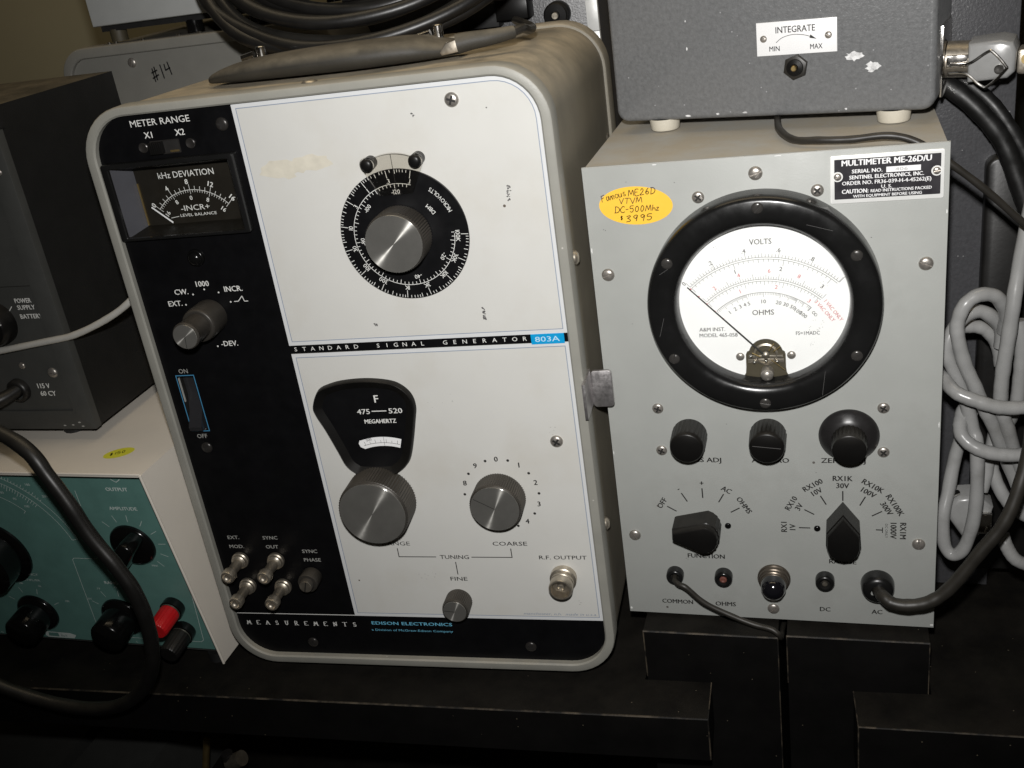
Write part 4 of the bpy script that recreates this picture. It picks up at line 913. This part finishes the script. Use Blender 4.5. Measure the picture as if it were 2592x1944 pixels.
# ================================================================== CONTROL BOX ON THE MULTIMETER ("INTEGRATE")
cb = thing('control_box', 'dark grey hammertone box with white INTEGRATE plate on top of the multimeter', 'control box', (0.0317, 0.0801, 0.2972), R(-11.8))
m = MB(); ob = rrect(-25, 155.6, 6.6, 152, 7, 6); a = m.ring(ob, -120); m.cap(a, True); b = m.ring(ob, 2.2); m.loft(a, b); c = m.ring(offset(ob, 1.0), 4.2); m.loft(b, c); d = m.ring(offset(ob, 2.8), 5); m.loft(c, d); m.cap(d); m.build('case_body', 'hammer_grey', cb, ang=60)
for u in (2, 133.4):
    for w in (-4.5, -105):
        m = MB(); n = 26; prev = None
        for rr, hh in ((8.0, 0.0), (8.6, .8), (9.2, 6.8)):
            ring = [m.pt(u + rr * math.cos(-2 * PI * k / n), hh, w + rr * math.sin(-2 * PI * k / n)) for k in range(n)]
            if prev: m.loft(prev, ring)
            else: m.cap(ring)
            prev = ring
        m.build('foot', 'foot_cream', cb, ang=50, weld=True)
pl = MB().box(62.4, 105.7, 40.1, 57.8, 5.02, 5.8, .25).build('name_plate', 'label_white', cb)
m = MB(); z = 5.92
txt(m, 'INTEGRATE', 83.7, 53.4, 3.3, z, wd=21.2, bold=.012); txt(m, 'MIN', 72.2, 43.7, 2.6, z, wd=5.6, bold=.012); txt(m, 'MAX', 94.8, 43.6, 2.6, z, wd=6.5, bold=.012)
ar = catmull([(73.2, 46.8), (76.5, 49.2), (82, 50.5), (88, 50.0), (92.8, 48.5)], 6); m.pline(ar, .3, z); m.sheet([(95.0, 47.4), (91.8, 49.9), (91.2, 48.2)], z + .01)
m.build('plate_lettering', 'print_black', pl, smooth=False)
for u, v in ((66.3, 49.2), (101.2, 49)): screw(pl, u, v, 5.8, 'tiny', 50 if u < 80 else 110)
m = MB(); m.prism(circle(83.5, 33.3, 6.8, 6, 20, 380), 5.0, 8.0, .6); bu = m.build('shaft_bushing', 'rubber_dusty', cb)
m = MB(); m.lathe(83.5, 33.3, [(4.6, 8), (4.4, 9), (2.2, 9.4), (1.5, 9)], 24); m.build('bushing_ring', 'knob_black', bu); m = MB(); m.lathe(83.5, 33.3, [(1.5, 8), (1.5, 11), (1.1, 11.4), (0, 11.4)], 16); m.build('shaft', 'brass', bu)
for i, (u, v, ru, rv) in enumerate(((114.4, 36.9, 5.4, 3.0), (124, 31, 4.6, 3.1), (20, 9.0, 2, .8), (38, 9.4, 1.2, .7), (22, 47, .5, 1.2), (54, 9.6, 1.8, .7), (22, 62, .5, .7), (110, 9.3, .8, .6))):
    m = MB(); m.prism(blob(u, v, ru, rv, i + 31, 20, .45), 4.9 if v > 12 else 4.4, 5.12); m.build('paint_chip', 'paint_chip', cb, smooth=False)
m = MB(); m.box(155.5, 157.0, 10, 47, -44, -10, .4); so = m.build('socket_plate', 'chrome', cb)

# the grey plug in the side of the box
pg = thing('cable_plug', 'grey metal cable plug with a wire bail in the side of the control box', 'plug', (0.0317, 0.0801, 0.2972), R(-11.8))
m = MB(); m.tube([(157.2, 27, -26), (169, 26.5, -26)], 9.6, 28, 0); m.build('coupling', 'dull_nickel', pg, ang=50)
m = MB(); m.box(158, 168.5, 24.5, 30.5, -17, -15.2, .5); m.build('latch', 'chrome', pg)
m = MB(); hood = [(168.5, 15.8), (188, 17.2), (191.4, 20.5), (191.8, 31), (190, 35.6), (184, 37.2), (168.5, 36.0)]; m.prism(hood, -40, -14.5, 2.2); m.build('hood', 'cord_grey', pg, ang=40)
m = MB(); m.prism(rrect(191.9, 203, 18, 31, 2, 4), -34, -20, 1); m.build('strain_clamp', 'dull_nickel', pg)
m = MB(); m.tube([(196.5, 26, -20.5), (196.5, 26, -18.6)], 2.6, 14, 0); m.build('clamp_screw', 'brass', pg)
m = MB(); m.tube([(159, 21.5, -15), (168, 21.2, -13.4), (175, 15.2, -12.4), (179, 14.2, -12.4), (187, 22, -12.6), (187, 24.5, -12.6), (181, 31.5, -12.6), (178, 31.8, -12.6), (169, 26.2, -13.2), (160, 26.2, -15)], .75, 8, 5); m.build('wire_bail', 'chrome', pg)
m = MB(); m.tube([(184, 22.6, -14.8), (184, 22.6, -12.6)], 2.4, 14, 0); m.build('bail_boss', 'chrome', pg)
m = MB(); m.tube([(203, 24.5, -27), (222, 26, -30), (250, 36, -60), (290, 60, -120)], 5.5, 12); m.build('cable', 'rubber_black', pg)

# ================================================================== GREEN OSCILLATOR (cream case, front leaning forward)
LEAN = math.atan2(22.6, 169.5)
osc = thing('audio_oscillator', 'cream case audio oscillator with a green front panel and black knobs', 'oscillator', (-0.2922, -0.0438, -0.040))
# local axes: u right, v up, w forward; the front plane leans: w = v * tan(LEAN)
TL = math.tan(LEAN); OH = 176.5; OW = 330.0; OD = 205.0; Z0 = 7.0
def fr(u, s, d=0.0):           # point on the leaning front: s along the slope, d out of it
    return (u, Z0 + s * math.cos(LEAN) - d * math.sin(LEAN), s * math.sin(LEAN) + d * math.cos(LEAN))
m = MB(); t_ = 1.6
sidep = [(Z0, 0.0), (OH, (OH - Z0) * TL), (OH, -OD), (Z0, -OD)]
def slab(u0, u1, poly):
    a = [m.pt(u0, v, w) for v, w in poly]; b = [m.pt(u1, v, w) for v, w in poly]; m.loft(b, a); m.cap(a); m.cap(b, True)
slab(-t_, 0, sidep); slab(-OW, -OW + t_, sidep)
slab(-OW + t_, -t_, [(OH - t_, (OH - Z0 - t_) * TL), (OH, (OH - Z0) * TL), (OH, -OD), (OH - t_, -OD)]); slab(-OW + t_, -t_, [(Z0, -OD), (OH, -OD), (OH, -OD + t_), (Z0, -OD + t_)])
case_c = m.build('case_body', 'cream_paint', osc, smooth=False, weld=True)
m = MB(); m.tube([fr(-.3, 0, .1), fr(-.3, 171, .1)], .9, 8, 0); m.tube([fr(-OW, 171.3, -.4), fr(-.3, 171.3, -.4)], .8, 8, 0); m.build('case_lip', 'cream_paint', osc)
REC = -9.0
class MF(MB):                   # draws on the green panel plane: (u, s, d)
    def pt(s, u, v, w): s.v.append(P3(*fr(u, v, w + REC))); return len(s.v) - 1
    def tube(s, pts, *a, **k):
        t2 = MB(); t2.tube([fr(p[0], p[1], p[2] + REC) for p in pts], *a, **k); b = len(s.v); s.v += t2.v; s.f += [tuple(i + b for i in f) for f in t2.f]; return s
gp = MF().box(-OW + 2, -2.2, 3.4, 169, -2, 0).build('front_panel', 'green_panel', osc, smooth=False)
m = MF(); z = .12; D = (-158, 93)
for r_, a0, a1 in ((75, 100, 10), (70, 100, 10), (56, 100, 42)): m.arc(*D, r_, a0, a1, .35, z, 50)
m.line((D[0] + 75 * math.cos(R(10)), D[1] + 75 * math.sin(R(10))), (D[0] + 70 * math.cos(R(10)), D[1] + 70 * math.sin(R(10))), .35, z)
m.tick(*D, 42, 56, 53, .35, z)
for k in range(36):
    a = 100 - k * 1.75; m.tick(*D, a, 66.5 if k % 4 else 65, 70, .3, z); m.tick(*D, a, 75, 78.5 if k % 4 == 0 else 77, .3, z)
for k, s_ in enumerate(('100', '120', '140', '160', '180', '200')): a = 86 - k * 9.5; txt(m, s_, D[0] + 82.5 * math.cos(R(a)), D[1] + 82.5 * math.sin(R(a)), 1.9, z, sx=1.1)
for k, s_ in enumerate(('50', '60', '70', '80', '90', '100')): a = 88 - k * 9; txt(m, s_, D[0] + 61.5 * math.cos(R(a)), D[1] + 61.5 * math.sin(R(a)), 1.9, z, sx=1.1)
m.build('dial_scale', 'green_print', gp, smooth=False); m = MF()
txt(m, 'OUTPUT', -32, 152, 2.9, z, wd=17, bold=.03); txt(m, 'AMPLITUDE', -34, 135.5, 2.8, z, wd=22, bold=.02); txt(m, 'RANGE', -73, 65.5, 2.7, z, wd=13.5, bold=.02); txt(m, 'FREQUENCY', -147, 69.5, 2.2, z, wd=22); txt(m, 'MULTIPLIER', -147, 63.8, 1.9, z, wd=20)
txt(m, 'MAX', -29.5, 84.5, 1.6, z)
m.pline([(-69, 120), (-75, 90)], .35, z); m.pline([(-69, 120), (-66, 150)], .35, z); m.pline([(-75, 90), (-76, 88.3), (-95.5, 88)], .35, z); m.pline([(-95.5, 88), (-97.5, 86.5), (-107.5, 12), (-105, 9.4), (-20, 10.6), (-17.4, 12.6), (-8, 72), (-8, 150)], .35, z)
m.pline([(-33, 160.5), (-29.5, 158), (-26, 160.5)], .5, z)
for a in range(-50, 140, 26): m.tick(-38.8, 104, a, 20, 26, .35, z)
for a in (35, 78, 112, 148): m.tick(-77.6, 32.5, a, 20, 25.5, .35, z)
for s_, u, v in (('.01V', -101, 48), ('.1V', -88, 59), ('1V', -72, 61)): txt(m, s_, u, v, 1.8, z)
for a in (25, 68, 105, 145): m.tick(-154, 31, a, 20, 25.5, .35, z)
for s_, u, v in (('1', -181, 46), ('10', -169, 57), ('100', -156, 60), ('1K', -140, 58), ('10K', -122, 44)): txt(m, s_, u, v, 1.8, z)
m.build('panel_lettering', 'green_print', gp, smooth=False); m = MF()
for i, ch in enumerate('MODEL'): txt(m, ch, -106 + i * 7.2, 0.6 + 5.0, 1.7, z, sx=1.2)
m.build('model_lettering', 'green_print', gp, smooth=False); m = MF()
for i, ch in enumerate('TOR'): txt(m, ch, -207.2 + i * 5.6, 5.2, 1.7, z, sx=1.2)
m.build('maker_lettering', 'green_print', gp, smooth=False)
lg = MF().sheet([(-160, 5.5), (-158, 9.8), (-136, 9.6), (-131, 7.8), (-134, 4.2), (-158, 3.8)], .14).build('maker_badge', 'green_print', gp, smooth=False)
m = MF(); m.sheet([(-157, 5.3), (-156, 9.0), (-147, 9.0), (-147.6, 5.0)], .2); hand(m, 'Built', -145.5, 5.4, 2.4, .22, .25); m.build('badge_print', 'green_panel', lg, smooth=False)
def okn(u, v, r, h, r2, bar=True, name='pointer_knob'):
    m = MF(); m.lathe(u, v, [(r, .3), (r, 2), (r * .93, 3.6), (r * .8, 4.6), (r2, 5), (0, 5)], 48); k = m.build(name, 'knob_gloss', osc, ang=50)
    m = MF()
    if bar:
        q = [(u + x * math.cos(R(50)) - y * math.sin(R(50)), v + x * math.sin(R(50)) + y * math.cos(R(50))) for x, y in rrect(-r * .98, r * .98, -r2 * .62, r2 * .62, r2 * .55, 5)]; m.prism(q, 4.4, h, 1.6); m.build('knob_bar', 'knob_gloss', k, ang=40)
        m = MF(); m.sheet([(u + r * .62, v + r * .70), (u + r * .42, v + r * .62), (u + r * .60, v + r * .44)], h + .02 if False else 4.95); m.build('pointer_mark', 'print_white', k, smooth=False)
    else:
        m.lathe(u, v, [(r2, 4.6), (r2, h - 2), (r2 * .9, h - .4), (0, h)], 40); m.build('knob_grip', 'knob_gloss', k, ang=50)
    return k
okn(-38.8, 104, 17, 19, 9.5); okn(-77.6, 32.5, 17, 24, 13, False); okn(-154, 31, 17, 24, 13, False); okn(D[0] - 4, D[1] - 2, 29, 22, 24, False, 'tuning_knob')
for a in (70, 76):
    m = MF(); m.tick(*D, a, 20, 64, .25, 3.0); m.build('cursor_line', 'print_black', gp, smooth=False)
for v, mt, lb in ((46.5, 'red_plastic', 'red terminal'), (23, 'rubber_black', 'black terminal')):
    m = MF(); m.lathe(-28.5, v, [(8.2, .2), (8.4, 1), (8.4, 6), (7.6, 6.6)], 32); tb = m.build('terminal_base', 'knob_gloss', osc, ang=50)
    m = MF(); m.lathe(-28.5, v, [(7.6, 6.2), (7.6, 7.4)], 32); m.build('terminal_washer', 'dull_nickel', tb)
    m = MF(); m.lathe(-28.5, v, [(7.3, 7.4), (7.5, 8.6), (7.2, 24), (6.4, 25.2), (3, 25.4), (0, 25)], 72, knurl=(.3, 1, 2, 4)); note(m.build('terminal_cap', mt, tb, ang=45), lb)
for u in (-14, -OW + 14):
    for w in (-14, -190):
        m = MB(); m.tube([(u, 0, w), (u, 7.4, w)], 7, 12, 0); m.build('foot', 'black_soft', osc)
MB().box(-OW + 2, -2, Z0, Z0 + 2, -OD + 3, -12).build('chassis_bottom', 'dark_panel', osc)
# yellow price dot on its top
c0 = (-36.0, 6.2)
m = MB(); q = [(c0[0] + 10.4 * math.cos(t) * math.cos(R(30)) - 6.6 * math.sin(t) * math.sin(R(30)), -(c0[1] + 10.4 * math.cos(t) * math.sin(R(30)) + 6.6 * math.sin(t) * math.cos(R(30)))) for t in [2 * PI * k / 40 for k in range(40)]]
a = [m.pt(u, OH + .15, w) for u, w in q]; m.cap(a); sy = m.build('price_sticker', 'sticker_yellow', osc, smooth=False); note(sy, 'yellow oval price sticker with handwriting')
hm = MB(); hand(hm, '$150', 0, 0, 3.6, 0, .45, 0); m = MB()
for f in hm.f:
    ids = []
    for i in f:
        x, _, y = hm.v[i]; x *= 1000; y *= 1000; x -= 6.2; y -= 1.5
        ids.append(m.pt(c0[0] + x * math.cos(R(30)) - y * math.sin(R(30)), OH + .3, -(c0[1] + x * math.sin(R(30)) + y * math.cos(R(30)))))
    m.f.append(tuple(ids))
m.build('handwriting', 'ink_black', sy, smooth=False)

# ================================================================== DARK POWER SUPPLY standing on the oscillator
ps = thing('power_supply', 'dark grey instrument marked 115V 60CY standing on the cream oscillator', 'power supply', (-0.3569, -0.0192, 0.1365), R(0.3))
PZ = 9.0
def pz(v): return v + PZ
m = MB(); m.prism(rrect(-240, 0, pz(0), pz(219), 0), -128, -1.6, 0); ob = m.build('case_body', 'dark_paint', ps, smooth=False)
m = MB(); m.tubeframe(rrect(-240.6, .6, pz(-.6), pz(219.6), .5, 2), rrect(-228, -13.5, pz(14), pz(205), .5, 2), -6, .6, .7); m.build('front_frame', 'dark_panel', ps)
MB().box(-229, -12.6, pz(13), pz(206), -8, -.8).build('front_panel', 'dark_panel', ps)
m = MB(); m.box(-30, .9, pz(204), pz(220.2), -8, 1.4, .8, 2); m.build('corner_cap', 'black_soft', ps)
m = MB(); m.box(-16, -9, pz(205), pz(219), 1.4, 3, .5); m.build('corner_clip', 'screw_black', ps)
m = MB(); m.pline([(-90, pz(105)), (-13.6, pz(105))], .5, -.6); m.build('panel_seam', 'recess', ps, smooth=False)
m = MB(); z = -.65
txt(m, 'POWER', -24, pz(95), 3.1, z, wd=13, bold=.02); txt(m, 'SUPPLY', -23.2, pz(90.2), 3.1, z, wd=14, bold=.02); txt(m, 'BATTERY', -21.5, pz(83.8), 3.1, z, wd=17.5, bold=.02); txt(m, '115 V', -31.5, pz(32.6), 3.5, z, wd=10, bold=.03); txt(m, '60 CY', -29.8, pz(26.8), 3.5, z, wd=12.6, bold=.03)
m.line((-37.8, pz(87.8)), (-34.4, pz(91.2)), .6, z); m.build('panel_lettering', 'print_white', ps, smooth=False)
m = MB(); m.lathe(-50, pz(80), [(15, -.7), (15, 3), (13.5, 10), (12.5, 11), (0, 11)], 40); ks = m.build('selector_knob', 'knob_black', ps, ang=40)
m = MB(); m.line((-52, pz(77.5)), (-36.5, pz(83)), .7, 11.2); m.build('pointer_line', 'print_white', ks, smooth=False)
screw(ps, -43.3, pz(48), -.8, 'small', 40); screw(ps, -20, pz(42.4), -.8, 'slot', 100); screw(ps, -6.5, pz(180), .6, 'tiny', 30)
m = MB(); m.lathe(-52, pz(30), [(8.6, -.7), (8.4, 2.6), (7.2, 4), (5.8, 4.2)], 32); m.build('grommet', 'rubber_black', ps, ang=50)
for u in (-22, -218):
    for w in (-18, -112):
        m = MB(); m.tube([(u - 10, 0, w), (u - 10, pz(.2), w)], 9, 14, 0); m.build('foot', 'black_soft', ps)
for i, (u, v) in enumerate(((-17, 3), (-11, 5), (-9, 2), (-2, 110), (-24, 2.6))):
    m = MB(); m.sheet(blob(u, pz(v), 1.4, .6, i), .75 if v < 13 else -.4); m.build('paint_chip', 'print_grey', ps, smooth=False)

# ================================================================== CABLES (world millimetres, given as (x, y, z))
def wob(r, seed):               # slightly uneven jacket
    f1, f2, p1, p2 = 17 + seed % 7, 41 + seed % 11, seed * 1.3, seed * 2.1
    return lambda t: r * (1 + .025 * math.sin(f1 * t * 3 + p1) + .02 * math.sin(f2 * t * 3 + p2))
def cable(name, label, pts, r, matn, n=12, sub=8, group=None, closed=False):
    rj = random.Random(label); pts = [pts[0]] + [(x + rj.uniform(-.7, .7), y, z + rj.uniform(-.7, .7)) for x, y, z in pts[1:-1]] + [pts[-1]]
    o = MB().tube([(x, z, -y) for x, y, z in pts], wob(r, len(pts)), n, sub, closed).build(name, matn, None, ang=80)
    return tag(o, label, 'cable', group)
cable('black_cable', 'thick black cable looping from the dark power supply down over the green panel', [(-408, -20, 177), (-416, -34, 174), (-440, -58, 172), (-470, -78, 185), (-450, -95, 205), (-400, -103, 203), (-352, -106, 190), (-328, -110, 179), (-318, -112, 163), (-310, -113, 145), (-301, -113, 121), (-291, -113, 100), (-285, -112, 79), (-285, -110, 52), (-293, -108, 22), (-312, -104, -6), (-340, -100, -27), (-374, -97, -35), (-408, -98, -31), (-445, -102, -13), (-500, -105, 20)], 4.8, 'rubber_black', 14)
cable('white_lead', 'thin white lead crossing in front of the dark power supply', [(-560, -60, 205), (-440, -30, 205), (-371, -22, 212), (-344, -20, 217), (-315, -16, 228), (-296, -8, 240), (-283, 20, 252), (-286, 80, 262)], 2.3, 'cord_white')
cable('common_lead', 'thin dark lead from the COMMON jack hanging into the gap between the blocks', [(32.4, -2, 32.4), (32.6, -8, 32.7), (35.5, -12, 32.2), (40.5, -13.5, 29.8), (51, -14, 20.4), (65.5, -14.5, 11.6), (81, -16, 7.4), (91, -18, 5.4), (96.5, -18.8, 2), (98, -13, -4), (98, 10, -14), (98, 60, -40)], 1.75, 'rubber_dusty', 10)
cable('probe_cable', 'thick dark probe cable curving from the AC boss up past the grey cord', [(154.4, -3, 31.4), (154.7, -11, 32.4), (157, -17, 33.4), (161.5, -20, 32), (171, -21, 30.6), (183, -21, 35), (194, -20, 45), (208, -18, 68), (219, -16, 85), (226, -12, 102), (231, -4, 125), (238, 10, 170), (262, 30, 220)], 3.8, 'rubber_dusty', 14)
cable('thin_cable', 'thin dark cable coming from under the control box and falling past the name plate', [(96, 110, 300), (100, 80, 301), (103, 40, 301), (112, 18, 299.6), (124, 10, 300), (140, 7, 300.5), (157, 5, 301), (171, 4, 297), (184, 2, 288), (202, 4, 272), (221, 8, 254), (245, 14, 228)], 1.9, 'rubber_dusty', 10)
cable('thick_cable', 'thick black cable hanging behind the grey plug at the upper right', [(150, 130, 318), (180, 90, 315), (196, 78, 306), (211, 74, 292), (221, 72, 277), (230, 70, 256), (240, 66, 225)], 5.3, 'rubber_jet', 14)
cable('thick_cable', 'second black cable just right of the thick one behind the grey plug', [(170, 130, 322), (196, 88, 313), (213, 80, 300), (224, 76, 285), (233, 74, 268), (248, 70, 240)], 4.2, 'rubber_jet', 14)

# coiled cable on the generator
coil = thing('cable_coil', 'coil of heavy black cable lying behind the handle of the signal generator', 'cable coil', (-0.150, 0.098, 0.3560), R(8))
rn = random.Random(21)
for k in range(13):
    rr = 118 - 4.4 * k + rn.uniform(-4, 4); pts = []
    ph = rn.uniform(0, 6.28); ex = rn.uniform(.9, 1.02)
    for j in range(14):
        t = 2 * PI * j / 14
        lx = rr * math.cos(t) + rn.uniform(-2.5, 2.5) + (k - 4) * 1.5; ly = rr * .95 * ex * math.sin(t) + rn.uniform(-2.5, 2.5)
        lift = k * 2.5 + 4 * math.sin(t + ph)
        # the coil leans back: its front rests on the case, its back rises
        c_, s_ = math.cos(R(38)), math.sin(R(38)); yy = ly + 112
        pts.append((lx, 5.6 + yy * s_ + lift * c_, -(yy * c_ - lift * s_ - 42)))
    m = MB(); m.tube(pts, 4.2, 12, 6, True); m.build('cable_turn', 'rubber_black', coil, ang=80)

# alligator clip lead beside the handle
ac = thing('test_clip', 'dusty alligator clip with a rubber boot beside the generator handle', 'clip', (gx + 0.112, gy + 0.052, 0.3615), R(6))
m = MB(); m.prism([(-4, 0), (6, 1.0), (8, 5), (6, 8), (-1, 6.5), (-5, 2)], -3.2, 3.2, .8); m.build('clip_jaw', 'dull_nickel', ac)
m = MB(); m.tube([(5, 5, 0), (13, 5.8, -1), (22, 6.0, -3), (30, 6.4, -6), (36, 6.8, -9)], lambda t: 5.6 - 2.2 * t, 14, 5); m.build('boot', 'leather', ac, ang=70)
m = MB(); m.tube([(35, 6.6, -8.6), (40, 7.5, -15), (41, 5, -28), (38, 3, -60), (20, 3, -110)], 2.6, 10, 6); m.build('lead', 'rubber_dusty', ac)

# bundle of grey cord at the right
gc = thing('mains_cable', 'bundle of grey mains cord tied in loops beside the multimeter', 'cord', (0.205, 0.04, -0.040))
def gcord(pts, r=3.9, sub=8):
    m = MB(-205, 40, 40); m.tube([(x, z, -y) for x, y, z in pts], wob(r, int(pts[0][2])), 14, sub); return m.build('cord_loop', 'cord_grey', gc, ang=80)
gcord([(262, 70, 440), (246, 48, 360), (237, 36, 300), (231, 30, 260), (225, 24, 218), (223, 20, 200), (221, 18, 180), (219.5, 18, 162), (219.5, 20, 147), (221, 22, 137), (225, 24, 124), (231, 28, 104), (244, 34, 70)])
gcord([(222, 40, 178), (222, 34, 190), (216, 28, 203), (207, 25, 206), (199.5, 22, 202), (195.8, 21, 192), (196.2, 20, 183), (200, 20, 168), (206, 21, 153), (212, 22, 138), (218, 25, 124), (228, 31, 96), (240, 36, 64)])
gcord([(222, 46, 166), (221, 44, 178), (214, 40, 188), (207, 38, 191), (199, 34, 188), (193, 30, 180), (191.6, 28, 170), (195.4, 27, 160), (201.6, 26, 144), (206.4, 24, 125), (208.6, 21, 116), (209.4, 18, 98), (209.2, 16, 79), (207.6, 16, 62), (203.6, 17, 46), (198, 19, 40.5), (193.4, 21, 47), (192.4, 24, 64), (195.4, 30, 78), (198, 35, 92), (201, 38, 106), (206, 40, 120), (210, 44, 136)])
gcord([(224, 56, 150), (221, 54, 164), (214, 52, 174), (206, 50, 177), (199, 48, 176), (194, 48, 168), (196, 50, 150), (204, 52, 130)])
gcord([(186, 34, 158), (190.5, 22, 156), (196, 14, 152), (206, 11, 148.5), (218, 11, 144.5), (232, 14, 143), (246, 26, 141)])
gcord([(206, 34, 138), (201, 28, 132), (199.5, 18, 124.5), (206, 13, 118.5), (217, 12, 114.5), (232, 15, 112.5), (246, 28, 112)])
gcord([(229, 36, 186), (231, 34, 170), (231, 34, 150), (230, 34, 134), (226, 38, 118)])
gcord([(216, 40, 104), (217, 36, 92), (214, 32, 78)]); gcord([(222, 44, 118), (220, 42, 92), (226, 36, 74), (236, 34, 62), (252, 36, 54)]); gcord([(226, 26, 52), (228, 22, 46), (233, 20, 38), (242, 22, 32)])
gp_ = thing('mains_plug', 'grey moulded mains plug with steel prongs caught in the grey cord bundle', 'plug', (0.2075, 0.040, 0.055))
m = MB(); hs = [(-11, 2), (-2, -13), (3, -16), (12, -2), (14, 10), (6, 18), (-6, 17), (-12, 11)]; m.prism(hs, -8, 8, 3); m.build('plug_body', 'cord_grey', gp_, ang=40)
m = MB(); m.box(5, 13, -6, 8, 8, 11, .8); m.build('ground_blade', 'chrome', gp_)
for u, v in ((-6, 19), (-13, 7)):
    m = MB(); m.tube([(u, v, 4), (u - 5, v + 1.5, 10)], 1.7, 12, 0); m.build('prong', 'chrome', gp_, ang=50)

# ================================================================== CASES BEHIND
cab = thing('equipment_cabinet', 'dark speckled cabinet standing behind the multimeter at the right', 'cabinet', (0.20, 0.10, -0.040))
MB().box(-110, 30.5, 0.5, 560, -250, 0, 1.5).build('case_body', 'hammer_dark', cab)
m = MB(); m.prism(rrect(15.5, 58, 20, 304, 7, 6), .3, 9, 2); m.build('side_handle', 'rubber_black', cab, ang=40)
bc = case('dark_filler', 'added black block that keeps the void at the right edge dark', 'case', 262, 520, 120, 400, -39.5, 560, 'black_soft')  # added box, black so that the empty gap behind stays dark

b14 = thing('grey_instrument', 'grey instrument numbered #14 in marker behind the dark power supply', 'instrument', (-0.36, 0.17, -0.040), R(0))
m = MB(); q = rrect(-84, 150, 0.5, 415.5, 22, 8); m.prism(q, -200, -1, 0); m.build('case_body', 'grey_mid', b14, ang=40)
m = MB(); m.tubeframe(rrect(-86, 152, -.0, 417.5, 23, 8), rrect(-79, 145, 6, 409.5, 17, 8), -14, 3, 1.2); m.build('front_lip', 'grey_mid', b14, ang=40)
m = MB(); m.sheet(q, -.8); fpp = m.build('front_plate', 'grey_mid', b14, smooth=False)
screw(b14, -23, 402.5, -.8, 'slot', 20)
m = MB(); hand(m, '#14', -8, 386.5, 10, -.6, 1.1, 12, slant=.05, sx=.95); m.build('handwriting', 'ink_black', fpp, smooth=False)
for u in (-40, -34, -10, 22, 40):
    m = MB(); m.tube([(u, 416, -3), (u, 419, -3)], 1.6, 10, 0); m.build('top_rivet', 'chrome', b14)
lb = thing('light_instrument', 'light grey instrument standing on legs above the #14 instrument', 'instrument', (-0.345, 0.17, 0.3785))
MB().box(-64, 90, 12.5, 190, -180, 0, 2, 0).build('case_body', 'grey_light', lb)
MB().box(-62, 88, 8, 13, -176, -8).build('chassis_bottom', 'black_soft', lb)
for u, mt in ((16, 'knob_gloss'), (-52, 'olive_interior'), (70, 'knob_gloss')):
    m = MB(); m.tube([(u, 0, -14), (u, 9, -14)], 6.5, 16, 0); m.build('leg', mt, lb)
    m = MB(); m.tube([(u, 0, -150), (u, 9, -150)], 6.5, 16, 0); m.build('leg', mt, lb)

bb = thing('dark_instrument', 'dark speckled instrument with a black knob behind the coiled cable', 'instrument', (-0.10, 0.24, -0.040), R(2))
MB().box(-130, 67, .5, 520, -180, 0, 1.5).build('case_body', 'hammer_dark', bb)
m = MB(); m.box(59, 67.6, 380, 402, -4, 1.2, .3); m.build('edge_strip', 'label_silver', bb); m = MB(); m.box(59, 67.6, 330, 379.6, -4, 1.2, .3); m.build('edge_strip', 'label_silver', bb); m = MB(); m.box(59, 67.6, 402.4, 519, -4, 1.2, .3); m.build('edge_strip', 'label_silver', bb)
m = MB(); m.lathe(38.5, 395, [(9.2, .2), (9.4, 1), (9.2, 12), (8, 13.6), (3.4, 13.8), (3, 15), (0, 15.2)], 36); kk = m.build('knob', 'knob_black', bb, ang=45)
m = MB(); m.lathe(38.5, 395, [(2.6, 15), (2.2, 16), (0, 16)], 16); m.build('knob_screw', 'nickel', kk)
m = MB(); m.box(-34, -4, 392, 409, .2, 14, 1); m.build('black_bracket', 'black_soft', bb); m = MB(); m.box(-4.5, 20, 396, 411, .2, 20, 1.5); m.build('black_plug', 'knob_black', bb); m = MB(); m.lathe(14, 418, [(13, .2), (12.5, 10), (10, 12), (0, 12)], 36); m.build('knob', 'knob_black', bb, ang=45)
